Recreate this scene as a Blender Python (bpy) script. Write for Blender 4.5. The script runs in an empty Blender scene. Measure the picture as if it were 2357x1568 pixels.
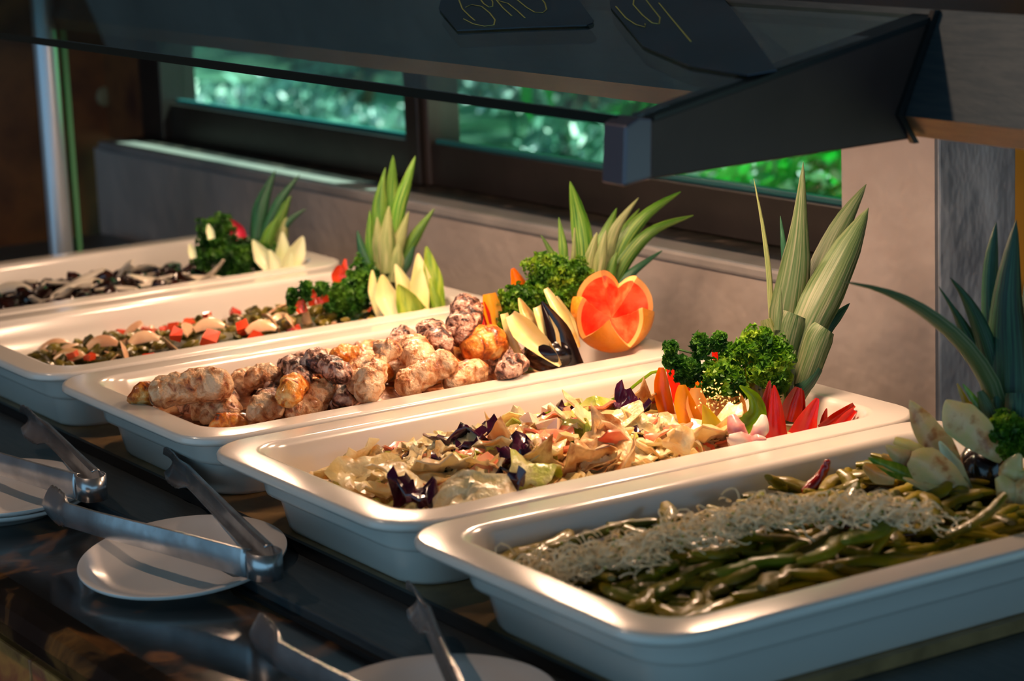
import bpy, math, random
from mathutils import Vector, Matrix, noise
R = random.Random(7)
sc = bpy.context.scene
COL = sc.collection
# ------------------------------------------------------------------ camera
PITCH, YAW, ROLL = math.radians(11.973), math.radians(-57.5245), math.radians(-2.3066)
CAM = Vector((1.34989, -1.11696, 0.50616)); FPX = 5680.7
_f = Vector((math.sin(YAW)*math.cos(PITCH), math.cos(YAW)*math.cos(PITCH), -math.sin(PITCH)))
_r0 = Vector((math.cos(YAW), -math.sin(YAW), 0)); _u0 = _r0.cross(_f)
_r = _r0*math.cos(ROLL) + _u0*math.sin(ROLL); _u = -_r0*math.sin(ROLL) + _u0*math.cos(ROLL)
cd = bpy.data.cameras.new('camera'); cam = bpy.data.objects.new('camera', cd); COL.objects.link(cam)
m = Matrix((_r, _u, -_f)).transposed().to_4x4(); m.translation = CAM; cam.matrix_world = m
cd.sensor_width = 36; cd.lens = FPX*36/2357; cd.clip_start = .05; cd.clip_end = 200
cd.dof.use_dof = True; cd.dof.focus_distance = 2.14; cd.dof.aperture_fstop = 7.0
sc.camera = cam
# ------------------------------------------------------------------ light
sc.view_settings.view_transform = 'Standard'; sc.view_settings.look = 'None'
sc.view_settings.exposure = 0; sc.view_settings.gamma = 1; sc.view_settings.use_curve_mapping = False
w = bpy.data.worlds.new('sky'); sc.world = w; w.use_nodes = True
bg = w.node_tree.nodes['Background']; bg.inputs[0].default_value = (.32, .64, .90, 1); bg.inputs[1].default_value = .95
def lamp(kind, name, loc, rot, energy, color, **kw):
    d = bpy.data.lights.new(name, kind); d.energy = energy; d.color = color
    for k, v in kw.items(): setattr(d, k, v)
    o = bpy.data.objects.new(name, d); o.location = loc; o.rotation_euler = rot; COL.objects.link(o); return o
lamp('SUN', 'sun', (0, 0, 5), (math.radians(-28), math.radians(18), 0), 17.0, (1, .97, .86), angle=.01)
for lx, e in ((-.25, 2.1), (-.55, 1.95), (-.88, 1.95), (-1.2, 1.2)):
    lamp('AREA', 'heat_lamp_light', (lx, .128, .280), (math.radians(-4), 0, 0), e, (1, .64, .41), shape='RECTANGLE', size=.11, size_y=.03)
lamp('AREA', 'added_plate_fill_light', (-1.0, -1.0, 1.35), (math.radians(-26), math.radians(-14), 0), 8.5, (1, .68, .47), shape='DISK', size=.08)  # added warm fill for the plates, not a known lamp
# ------------------------------------------------------------------ ray helpers
def ray(px, py): return _f + _r*((px-1178.5)/FPX) - _u*((py-784)/FPX)
def P(px, py, d): return CAM + ray(px, py)*d
def at(px, py, ax, v):
    d = ray(px, py); return CAM + d*((v-CAM[ax])/d[ax])
def atz(px, py, z): return at(px, py, 2, z)
def proj(v):
    v = Vector(v)-CAM; z = v.dot(_f); return 1178.5+FPX*v.dot(_r)/z, 784-FPX*v.dot(_u)/z
def dep(x, y, z): return (Vector((x, y, z))-CAM).dot(_f)
def hit(px, py, p0, n):
    d = ray(px, py); return CAM + d*((Vector(p0)-CAM).dot(n)/d.dot(n))
# ------------------------------------------------------------------ object helpers
def mesh(name, vs, fs, mi=None, smooth=True):
    me = bpy.data.meshes.new(name); me.from_pydata([tuple(v) for v in vs], [], fs); me.update()
    if smooth: me.polygons.foreach_set('use_smooth', [True]*len(me.polygons))
    if mi: me.polygons.foreach_set('material_index', mi)
    if smooth: me.set_sharp_from_angle(angle=math.radians(50))
    return me
def obj(name, me, mats, parent=None, loc=None):
    o = bpy.data.objects.new(name, me); COL.objects.link(o)
    if mats is not None and not me.materials:
        for q in (mats if isinstance(mats, (list, tuple)) else [mats]): me.materials.append(q)
    if parent: o.parent = parent
    if loc: o.location = loc
    return o
def tag(o, label, cat, group=None):
    o['label'] = label; o['category'] = cat
    if group: o['group'] = group
    return o
def thing(name, label, cat, loc=(0, 0, 0), group=None):
    o = bpy.data.objects.new(name, None); o.empty_display_size = .02; COL.objects.link(o); o.location = loc
    return tag(o, label, cat, group)
def part(name, me, mats, root):
    """mesh in world coordinates, made a child of a root that may sit anywhere"""
    me.transform(Matrix.Translation(-Vector(root.location))); return obj(name, me, mats, root)
def struct(name, me, mats): o = obj(name, me, mats); o['kind'] = 'structure'; return o
class MB:
    def __init__(s): s.v = []; s.f = []; s.m = []
    def add(s, vs, fs, mi=0):
        b = len(s.v); s.v += [Vector(v) for v in vs]; s.f += [tuple(i+b for i in f) for f in fs]
        s.m += (mi if isinstance(mi, list) else [mi]*len(fs)); return s
    def box(s, a, b, mi=0):
        x0, y0, z0 = a; x1, y1, z1 = b
        return s.add([(x0,y0,z0),(x1,y0,z0),(x1,y1,z0),(x0,y1,z0),(x0,y0,z1),(x1,y0,z1),(x1,y1,z1),(x0,y1,z1)],
              [(0,3,2,1),(4,5,6,7),(0,1,5,4),(1,2,6,5),(2,3,7,6),(3,0,4,7)], mi)
    def prism(s, poly, x0, x1, mi=0):
        """poly in (y,z), extruded along x"""
        n = len(poly); vs = [(x0, y, z) for y, z in poly]+[(x1, y, z) for y, z in poly]
        return s.add(vs, [tuple(range(n-1, -1, -1)), tuple(range(n, 2*n))]+[(i, (i+1) % n, n+(i+1) % n, n+i) for i in range(n)], mi)
    def tube(s, pts, rad, n=8, mi=0, flat=1.0, up=Vector((0, 0, 1))):
        pts = [Vector(p) for p in pts]; N = len(pts); vs = []
        if not isinstance(rad, (list, tuple)): rad = [rad]*N
        for i, p in enumerate(pts):
            t = (pts[min(i+1, N-1)]-pts[max(i-1, 0)]).normalized()
            a = t.cross(up); a = a.normalized() if a.length > 1e-4 else t.cross(Vector((1, .1, 0))).normalized()
            b = a.cross(t)
            for k in range(n):
                th = 2*math.pi*k/n; vs.append(p+(a*math.cos(th)+b*math.sin(th)*flat)*rad[i])
        fs = [(i*n+k, i*n+(k+1) % n, (i+1)*n+(k+1) % n, (i+1)*n+k) for i in range(N-1) for k in range(n)]
        fs += [tuple(range(n-1, -1, -1)), tuple(range((N-1)*n, N*n))]
        return s.add(vs, fs, mi)
    def lathe(s, prof, n=48, c=(0, 0, 0), mi=0):
        c = Vector(c); vs = []; N = len(prof)
        for r_, z in prof:
            for k in range(n):
                th = 2*math.pi*k/n; vs.append(c+Vector((r_*math.cos(th), r_*math.sin(th), z)))
        return s.add(vs, [(i*n+k, i*n+(k+1) % n, (i+1)*n+(k+1) % n, (i+1)*n+k) for i in range(N-1) for k in range(n)], mi)
    def mesh(s, name, smooth=False): return mesh(name, s.v, s.f, s.m if any(s.m) else None, smooth)
def box(a, b, name='box'): return MB().box(a, b).mesh(name)
def bevel(o, wd, seg=2):
    b = o.modifiers.new('bevel', 'BEVEL'); b.width = wd; b.segments = seg; b.limit_method = 'ANGLE'; return o
# ------------------------------------------------------------------ materials
def rgb(r, g, b): return tuple(((c/255)/12.92 if c/255 <= .04045 else ((c/255+.055)/1.055)**2.4) for c in (r, g, b))+(1,)
def mat(name, cols, rough=.5, scale=20, bump=0, bscale=None, metal=0, sss=0, coat=0, stretch=(1, 1, 1), trans=0, stops=None, vary=0, detail=4, spec=.5, distort=0, coords='Object', bdist=.004):
    """cols: list of colours spread over a noise ramp"""
    M = bpy.data.materials.new(name); M.use_nodes = True; nt = M.node_tree; N = nt.nodes; L = nt.links; b = N['Principled BSDF']
    b.inputs['Roughness'].default_value = rough; b.inputs['Metallic'].default_value = metal
    b.inputs['Coat Weight'].default_value = coat; b.inputs['Coat Roughness'].default_value = .12
    b.inputs['Specular IOR Level'].default_value = spec
    if sss: b.inputs['Subsurface Weight'].default_value = sss; b.inputs['Subsurface Scale'].default_value = .01; b.inputs['Subsurface Radius'].default_value = (1, .5, .3)
    if isinstance(cols, tuple): cols = [cols]
    tc = N.new('ShaderNodeTexCoord'); mp = N.new('ShaderNodeMapping'); mp.inputs['Scale'].default_value = stretch
    L.new(tc.outputs[coords], mp.inputs[0])
    if vary:
        oi = N.new('ShaderNodeObjectInfo'); cx = N.new('ShaderNodeCombineXYZ'); mu = N.new('ShaderNodeMath'); mu.operation = 'MULTIPLY'; mu.inputs[1].default_value = 37
        L.new(oi.outputs['Random'], mu.inputs[0]); L.new(mu.outputs[0], cx.inputs[0]); L.new(mu.outputs[0], cx.inputs[1]); L.new(cx.outputs[0], mp.inputs['Location'])
    col = None
    if len(cols) > 1:
        nz = N.new('ShaderNodeTexNoise'); nz.inputs['Scale'].default_value = scale; nz.inputs['Detail'].default_value = detail; nz.inputs['Distortion'].default_value = distort
        L.new(mp.outputs[0], nz.inputs['Vector']); rp = N.new('ShaderNodeValToRGB'); L.new(nz.outputs['Fac'], rp.inputs[0])
        st = stops or [.36+.28*i/(len(cols)-1) for i in range(len(cols))]
        while len(rp.color_ramp.elements) < len(cols): rp.color_ramp.elements.new(.5)
        for e, p, c in zip(rp.color_ramp.elements, st, cols): e.position = p; e.color = c
        col = rp.outputs[0]
    if vary:
        hs = N.new('ShaderNodeHueSaturation'); mr = N.new('ShaderNodeMapRange'); mr.inputs[3].default_value = 1-vary; mr.inputs[4].default_value = 1+vary
        L.new(oi.outputs['Random'], mr.inputs[0]); L.new(mr.outputs[0], hs.inputs['Value'])
        if col: L.new(col, hs.inputs['Color'])
        else: hs.inputs['Color'].default_value = cols[0]
        col = hs.outputs[0]
    if col: L.new(col, b.inputs['Base Color'])
    else: b.inputs['Base Color'].default_value = cols[0]
    if bump:
        n2 = N.new('ShaderNodeTexNoise'); n2.inputs['Scale'].default_value = bscale or scale*2; n2.inputs['Detail'].default_value = 3
        L.new(mp.outputs[0], n2.inputs['Vector']); bp = N.new('ShaderNodeBump'); bp.inputs['Strength'].default_value = bump; bp.inputs['Distance'].default_value = bdist
        L.new(n2.outputs['Fac'], bp.inputs['Height']); L.new(bp.outputs[0], b.inputs['Normal'])
    if trans:
        tl = N.new('ShaderNodeBsdfTranslucent'); mx = N.new('ShaderNodeMixShader'); mx.inputs[0].default_value = trans
        if col: L.new(col, tl.inputs[0])
        else: tl.inputs[0].default_value = cols[0]
        L.new(b.outputs[0], mx.inputs[1]); L.new(tl.outputs[0], mx.inputs[2]); L.new(mx.outputs[0], N['Material Output'].inputs[0])
    return M
def glassmat(name, tint, rough=.0, base=.06):
    M = bpy.data.materials.new(name); M.use_nodes = True; nt = M.node_tree; N = nt.nodes; L = nt.links; N.remove(N['Principled BSDF'])
    t = N.new('ShaderNodeBsdfTransparent'); t.inputs[0].default_value = tint
    g = N.new('ShaderNodeBsdfGlossy'); g.inputs['Roughness'].default_value = rough
    fr = N.new('ShaderNodeFresnel'); ge = N.new('ShaderNodeNewGeometry'); mr = N.new('ShaderNodeMapRange'); mr.inputs[3].default_value = 1.5; mr.inputs[4].default_value = 1/1.5; L.new(ge.outputs['Backfacing'], mr.inputs[0]); L.new(mr.outputs[0], fr.inputs[0])
    mx = N.new('ShaderNodeMixShader'); L.new(fr.outputs[0], mx.inputs[0]); L.new(t.outputs[0], mx.inputs[1]); L.new(g.outputs[0], mx.inputs[2])
    L.new(mx.outputs[0], N['Material Output'].inputs[0]); return M
CER = mat('glazed_ceramic', [rgb(214, 206, 196), rgb(220, 213, 204)], .22, 3, .02, 6, coat=.5)
CERP = mat('plate_ceramic', [rgb(226, 218, 212), rgb(232, 225, 219)], .25, 5, coat=.4)
STEEL = mat('brushed_steel', [rgb(120, 122, 124), rgb(165, 166, 168)], .3, 40, .05, 160, metal=1, stretch=(1, 12, 12))
STEELD = mat('steel_panel', [rgb(78, 88, 94), rgb(90, 98, 102)], .40, 30, .05, 120, metal=.7, stretch=(1, 10, 10))
LIPM = mat('bronze_toned_steel', [rgb(88, 68, 52), rgb(104, 82, 62)], .4, 30, .04, 120, metal=.4, stretch=(1, 10, 10))
BRKT = mat('dark_coated_steel', [rgb(62, 46, 42), rgb(76, 58, 52)], .5, 8, .02, 60, metal=.3)
TONG = mat('tong_steel', [rgb(165, 167, 170), rgb(200, 202, 205)], .27, 30, .04, 90, metal=.85)
CHROME = mat('satin_chrome', rgb(190, 200, 210), .3, metal=.6)
RUB = mat('black_rubber', rgb(14, 16, 18), .45)
GRAN = mat('dark_granite', [rgb(10, 10, 11), rgb(28, 22, 18), rgb(120, 80, 40), rgb(50, 38, 28)], .16, 9, .03, 60, coat=.4, stops=[.42, .52, .62, .7], distort=1.2, detail=8)
BOARD = mat('tan_board', [rgb(120, 94, 56), rgb(150, 120, 76)], .4, 40, .05, 90)
TILE = mat('brown_stone_tile', [rgb(130, 74, 40), rgb(196, 130, 66), rgb(160, 84, 56)], .45, 12, .15, 40, vary=.25, distort=1.5, detail=8)
GROUT = mat('grout', rgb(48, 36, 28), .8)
WALLM = mat('painted_plaster', [rgb(146, 136, 130), rgb(166, 156, 150)], .6, 5, .6, 16, detail=8, bdist=.012)
WALLR = mat('rough_stucco', [rgb(128, 134, 140), rgb(168, 172, 176)], .45, 14, .6, 26, detail=5, bdist=.018, stretch=(1, 1, .6))
SILLM = mat('sill_paint', [rgb(124, 122, 122), rgb(144, 140, 138)], .28, 12, .15, 40)
SILLD = mat('dusty_dark_sill', [rgb(18, 16, 15), rgb(46, 40, 36), rgb(96, 86, 78)], .5, 38, .5, 90, stops=[.42, .6, .72], detail=8)
FRAME = mat('dark_brown_frame', [rgb(22, 17, 15), rgb(32, 26, 24)], .4, 12, .08, 60)
BROWN = mat('brown_wall_paint', [rgb(74, 36, 16), rgb(112, 64, 30), rgb(56, 22, 14)], .6, 7, .2, 16, detail=8)
YEL = mat('yellow_paint', rgb(236, 140, 8), .6)
CEIL = mat('ceiling_plaster', [rgb(84, 80, 74), rgb(98, 92, 84)], .7, 6)
FLOOR = mat('floor_tile', [rgb(70, 56, 48), rgb(92, 76, 64)], .35, 4)
GLASS = glassmat('guard_glass', (.80, .90, .86, 1)); WGLASS = glassmat('window_glass', (.78, .98, .92, 1))
GEDGE = mat('glass_edge', rgb(6, 30, 28), .15, coat=.5)
GEDGE2 = mat('lit_glass_edge', rgb(120, 190, 140), .2, coat=.5, trans=.5)
CARD = mat('navy_card', [rgb(14, 36, 52), rgb(20, 48, 66)], .35, 8)
CHALK = mat('yellow_chalk', rgb(190, 190, 110), .9)
# ------------------------------------------------------------------ structure
struct('floor', box((-6, -4, -.99), (5, 9, -.97)), FLOOR)
struct('ceiling_with_sun_block', MB().box((-6, -3.2, 1.5), (4.2, .75, 1.6)).box((-.85, .75, 1.5), (4.2, 1.7, 1.6)).mesh('ceiling_with_sun_block'), CEIL)  # second slab is an unseen overhang added to keep sun off the pans
WN = Vector((-.035, 1, 0)).normalized(); WT = Vector((1, .035, 0)).normalized(); WO = Vector((-2.0, .37, 0))
def wp(s, o, z): return WO+WT*s+WN*o+Vector((0, 0, z))
def wallhit(px, py, off):
    p = hit(px, py, WO+WN*off, WN); return (p-WO).dot(WT), p.z
def wbox(mb, s0, s1, o0, o1, z0, z1):
    return mb.add([wp(s0,o0,z0),wp(s1,o0,z0),wp(s1,o1,z0),wp(s0,o1,z0),wp(s0,o0,z1),wp(s1,o0,z1),wp(s1,o1,z1),wp(s0,o1,z1)],
              [(0,3,2,1),(4,5,6,7),(0,1,5,4),(1,2,6,5),(2,3,7,6),(3,0,4,7)])
sC, _ = wallhit(2152, 600, 0); sP, _ = wallhit(1937, 400, 0); sL, _ = wallhit(240, 480, 0)
zS = (wallhit(300, 345, 0)[1]+wallhit(1780, 608, 0)[1])/2
OFF = .085
g0, z0 = wallhit(392, 240, OFF); g1, z1 = wallhit(1930, 475, OFF); zG = (z0+z1)/2
sM, _ = wallhit(968, 300, OFF)
mb = MB(); wbox(mb, sL-.02, sC, 0, .1, -.97, zS-.012); wbox(mb, sL-.3, sP, 0, .2, .40, 1.5)  # unseen upper wall starts low so the guard glass mirrors no garden
struct('wall_back', mb.mesh('wall'), WALLM)
so = bpy.context.scene.objects['wall_back']
mb = MB(); wbox(mb, sP, sC, 0, .1, zS-.012, 1.5); pl = struct('wall_pillar', mb.mesh('pillar'), [WALLM, WALLR])
# right face of the pillar is a rougher return wall
yR = at(2341, 600, 0, wp(sC, 0, 0).x)
mb = MB(); wbox(mb, sC-.02, sC+.002, .004, (yR-WO).dot(WN), -.97, 1.5); bevel(struct('wall_return', mb.mesh('ret'), WALLR), .002)
q = at(2340, 600, 1, .9)
struct('wall_right', box((q.x-.05, .9, -.97), (q.x+1.6, 1.0, 1.5)), YEL)
mb = MB(); wbox(mb, sL-.3, g0-.068, OFF-.012, OFF+.06, zS-.012, .42); struct('wall_left_return', mb.mesh('ret'), BROWN)
struct('wall_left', box((wp(sL, 0, 0).x-.16, -3, -.97), (wp(sL, 0, 0).x-.12, .475, 1.5)), BROWN)
mb = MB(); wbox(mb, sL+.0, sP, -.004, OFF*.45, zS-.014, zS); bevel(struct('trim_sill', mb.mesh('sill'), SILLM), .004)
mb = MB(); wbox(mb, sL+.0, sP, OFF*.45, .2, zS-.014, zS-.001); struct('trim_sill_dark', mb.mesh('sill2'), SILLD)
win = bpy.data.objects.new('window_1', None); COL.objects.link(win); win['kind'] = 'structure'
def wpart(name, s0, s1, o0, o1, z0, z1, M_, bv=.002):
    mb = MB(); wbox(mb, s0, s1, o0, o1, z0, z1); o = obj(name, mb.mesh(name), M_, win)
    if bv: bevel(o, bv)
    return o
wpart('bottom_rail', g0-.03, sP, OFF, OFF+.045, zS, zG, FRAME)
wpart('top_rail', g0-.03, sP, OFF, OFF+.045, .36, .40, FRAME)
wpart('jamb', g0-.07, g0, OFF-.015, OFF+.045, zS, .36, FRAME)
wpart('mullion', sM-.019, sM+.012, OFF-.012, OFF+.045, zS, .36, FRAME)
wpart('mullion_strip', sM+.012, sM+.024, OFF-.004, OFF+.045, zS, .36, mat('grey_frame_strip', rgb(52, 42, 38), .4))
wpart('pane', g0, sM-.015, OFF+.02, OFF+.026, zG, .36, WGLASS, 0)
wpart('pane', sM+.02, sP, OFF+.014, OFF+.02, zG, .36, WGLASS, 0)
wpart('glazing_bead', g0, sM-.019, OFF+.010, OFF+.02, zG, zG+.006, mat('teal_bead', rgb(30, 90, 95), .3), .001)
wpart('glazing_bead', sM+.024, sP, OFF+.006, OFF+.014, zG, zG+.006, bpy.data.materials['teal_bead'], .001)
# wall fitting
p = at(243, 222, 0, wp(sL, 0, 0).x-.12)
kn = tag(obj('wall_knob', MB().lathe([(.0001, .006), (.010, .0055), (.014, .004), (.015, .001), (.016, 0)], 24).mesh('knob', True), mat('cream_plastic', rgb(120, 112, 84), .6)), 'small round cream fitting on the brown wall left of the window', 'fitting')
kn.rotation_euler = (0, math.radians(90), 0); kn.location = p
# ------------------------------------------------------------------ counter
ZG, ZS, ZB = -.09, -.078, -.068
ctr = thing('buffet_counter', 'long dark stone buffet counter with bullnose edge under the serving pans', 'counter', (-.6, 0, -.97))
prof = [(.60, ZG), (-.425, ZG), (-.437, ZG-.002), (-.447, ZG-.009), (-.452, ZG-.02), (-.450, ZG-.032), (-.442, ZG-.041), (-.43, ZG-.045), (.6, ZG-.045)]
prof = [(min(y, .365), z) for y, z in prof]
part('stone_top', MB().prism(prof[::-1], -2.1, 1.3).mesh('top'), GRAN, ctr)
part('base_carcass', box((-2.1, -.426, -.95), (1.3, .34, ZG-.045)), GROUT, ctr)
k = 0
for row, (za, zb) in enumerate(((ZG-.128, ZG-.049), (ZG-.21, ZG-.131), (ZG-.292, ZG-.213))):
    x = -1.35+row*.07
    while x < .2:
        t_ = part('tile', box((x, -.440, za), (x+.147, -.425, zb), 'tile'), TILE, ctr); bevel(t_, .002); x += .15
steel = thing('steel_well_surround', 'flat brushed steel strip set into the stone counter in front of the pans', 'steel plate', (-.6, -.25, ZG))
s_ = part('plate', box((-2.05, -.29, ZG+.0005), (1.2, .33, ZS)), STEELD, steel); bevel(s_, .0015)
o = part('front_seam', box((-2.05, -.2955, ZG+.0002), (1.2, -.2905, ZG+.004)), RUB, steel)
xR = atz(2100, 1496, ZB).x
brd = thing('pan_board', 'thin tan board lying under the white pans on the steel', 'board', (-.6, 0, ZS))
part('panel', box((-1.6, -.222, ZS+.0005), (xR, .3, ZB)), BOARD, brd)
part('dark_edging', box((-1.6, -.2265, ZS+.0005), (xR+.004, -.2225, ZB+.0005)), RUB, brd)
# ------------------------------------------------------------------ hood
hood = thing('sneeze_guard', 'steel and glass sneeze guard hanging over the row of pans', 'food guard', (-.8, .1, .267))
def prt(name, me, M_): return part(name, me, M_, hood)
F1, F2, F3 = (.085, .283), (.101, .266), (.120, .357)
def strip(a, b, t, x0, x1, name, M_):
    d = Vector((b[0]-a[0], b[1]-a[1])).normalized(); n = Vector((-d.y, d.x))*t
    return prt(name, MB().prism([a, b, (b[0]+n.x, b[1]+n.y), (a[0]+n.x, a[1]+n.y)], x0, x1).mesh(name), M_)
strip(F3, F1, .003, -1.62, 1.2, 'front_panel', STEELD)
strip(F1, F2, .003, -1.62, 1.2, 'lower_lip', LIPM)
prt('top_panel', box((-1.62, .121, .354), (1.2, .27, .357)), BRKT)
prt('back_panel', box((-1.62, .267, .262), (1.2, .27, .356)), STEELD)
prt('end_cap', box((-1.623, .09, .27), (-1.62, .27, .358)), BRKT)
for lx in (-.25, -.55, -.88, -1.2):
    h = prt('lamp_housing', MB().box((lx-.07, .108, .285), (lx+.07, .15, .33)).mesh('h'), STEEL)
A, B, C_, D = (-.158, .261), (-.152, .299), (.117, .349), (.097, .265)
o = prt('side_arm', MB().prism([A, D, (.083, .284), C_, B], -.022, 0).mesh('arm'), BRKT); bevel(o, .0015)
o = prt('nose_cap', MB().prism([(-.164, .259), (-.14, .262), (-.138, .303), (-.150, .305), (-.161, .300)], -.026, .001).mesh('cap'), mat('nose_cap_steel', rgb(98, 90, 98), .3, metal=.3)); bevel(o, .002, 3)
prt('gasket', MB().prism([(-.138, .3015), (-.138, .3045), (.119, .3535), (.119, .349)], -.024, .002).mesh('g'), RUB)
prt('corner_gasket', MB().prism([(.0985, .262), (.0935, .262), (.0785, .284), (.114, .357), (.119, .357), (.0835, .284)], -.001, .004).mesh('g2'), RUB)
gl = lambda y: .3045+(y+.152)*.178
prt('glass_pane', MB().prism([(-.152, gl(-.152)-.006), (.122, gl(.122)-.006), (.122, gl(.122)), (-.152, gl(-.152))], -1.66, -.004).mesh('pane'), GLASS)
o = prt('glass_front_edge', MB().prism([(-.1545, gl(-.152)-.0068), (-.152, gl(-.152)-.0068), (-.152, gl(-.152)+.0006), (-.1545, gl(-.152)+.0006)], -1.9, -.02).mesh('edge'), GEDGE)
pst = thing('support_post', 'shiny round metal post behind the farthest pan at the left', 'post', (-1.6, .08, ZS))
part('tube', MB().tube([(-1.6, .080, ZS), (-1.6, .080, .36)], .0155, 24).mesh('tube', True), CHROME, pst)
part('foot_flange', MB().lathe([(.0156, .012), (.03, .006), (.032, 0)], 24, (-1.6, .080, ZS)).mesh('fl', True), CHROME, pst)
o = part('glass_end_strip', box((-1.604, .102, ZS), (-1.598, .109, .36)), GEDGE2, pst)
# menu cards lying on the glass
GN = Vector((0, -.178, 1)).normalized(); GP = Vector((0, -.152, .3055+.0012))
def card(name, label, poly, strokes):
    t = thing(name, label, 'menu card', hit(*poly[0], GP, GN)); n = len(poly)
    top = [hit(*q, GP, GN) for q in poly]; bot = [v-GN*.0011 for v in top]
    part('card', mesh('card', top+bot, [tuple(range(n)), tuple(range(2*n-1, n-1, -1))]+[(i, i+n, (i+1) % n+n, (i+1) % n) for i in range(n)], smooth=False), CARD, t)
    for s in strokes:
        part('chalk_stroke', MB().tube([hit(700+a/2.619, b/2.619, GP, GN)+GN*.0003 for a, b in s], .0007, 5, flat=.4).mesh('stroke', True), CHALK, t)
card('menu_card', 'dark blue card with looping yellow chalk writing lying on the glass shelf', [(1030, -70), (1010, 20), (1052, 69), (1200, 62), (1350, 57), (1364, 52), (1366, 46), (1325, -10), (1290, -70)],
     [[(930, -10), (955, 55), (1000, 100), (1030, 125)], [(975, 45), (1010, 30), (1070, 40), (1120, 80), (1152, 122), (1145, 152), (1090, 160), (1020, 145), (963, 115)],
      [(1050, -20), (1085, 25), (1115, 45), (1136, 40), (1138, 15), (1120, -20)], [(1150, -10), (1200, 50), (1252, 97)], [(1165, 5), (1230, 22), (1290, 70), (1332, 110)],
      [(1285, 0), (1340, 45), (1390, 75), (1440, 78), (1462, 58), (1452, 20), (1425, -15)]])
card('menu_card', 'tilted dark blue card with pale chalk digits on the glass shelf near the bracket', [(1395, -60), (1405, 15), (1480, 105), (1585, 150), (1720, 172), (1788, 160), (1700, 40), (1620, -60)],
     [[(1880, 40), (1940, 110), (2000, 150), (2058, 166), (2056, 145)], [(1990, -10), (1985, 30), (2040, 92), (2100, 140), (2140, 146), (2146, 108), (2100, 50), (2050, -15)], [(2140, 20), (2205, 100), (2332, 252)]])
# ------------------------------------------------------------------ pans
PX = [0, -.328, -.663, -.996, -1.33]
def rr(ins, z, rad, n=7):
    hx, hy = .1625-ins, .265-ins; rad = max(.004, rad); vs = []
    for cx, cy, a0 in ((hx-rad, hy-rad, 0), (-hx+rad, hy-rad, 90), (-hx+rad, -hy+rad, 180), (hx-rad, -hy+rad, 270)):
        for i in range(n):
            a = math.radians(a0+90*i/(n-1)); vs.append(Vector((cx+rad*math.cos(a), cy+rad*math.sin(a), z)))
    return vs
def loops(prof):
    n = 28; vs = []; fs = []
    for ins, z, rad in prof: vs += rr(ins, z, rad)
    for i in range(len(prof)-1):
        for k in range(n): fs.append((i*n+k, i*n+(k+1) % n, (i+1)*n+(k+1) % n, (i+1)*n+k))
    return vs, fs
pv, pf = loops([(.054, -.068, .030), (.047, -.0675, .032), (.0445, -.064, .034), (.0395, -.0395, .035), (.0385, -.0375, .036), (.034, -.0368, .038), (.0305, -.0352, .040), (.0295, -.032, .040), (.0275, -.0135, .041), (.026, -.0115, .042), (.005, -.0098, .046), (.0015, -.0088, .045), (0, -.0065, .044), (0, -.006, .044),
                (0, -.003, .044), (.0008, -.001, .044), (.0026, -.0001, .043), (.0034, 0, .042), (.0268, 0, .034), (.0275, 0, .034), (.0300, -.0006, .034), (.0322, -.0025, .034), (.034, -.006, .034), (.0372, -.020, .034), (.0402, -.030, .034), (.0455, -.042, .034), (.052, -.052, .032), (.060, -.0575, .030), (.072, -.060, .028)])
nl = len(pv)//28
pf += [tuple(range(27, -1, -1)), tuple(range((nl-1)*28, nl*28))]
pan_me = mesh('serving_pan', pv, pf); pan_me.materials.append(CER)
for k, lab in enumerate(('white serving pan of green beans, nearest in the row', 'white serving pan holding the cabbage salad, second in the row', 'white serving pan of creamy chicken drumsticks, middle of the row',
        'white serving pan of chopped green vegetables and radish, fourth in the row', 'white serving pan of dark food with onion slices, farthest left')):
    tag(obj('serving_pan', pan_me, None, loc=(PX[k], (0, .003, .006, .004, .003)[k], 0)), lab, 'serving pan', 'white serving pans in a row')
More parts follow.
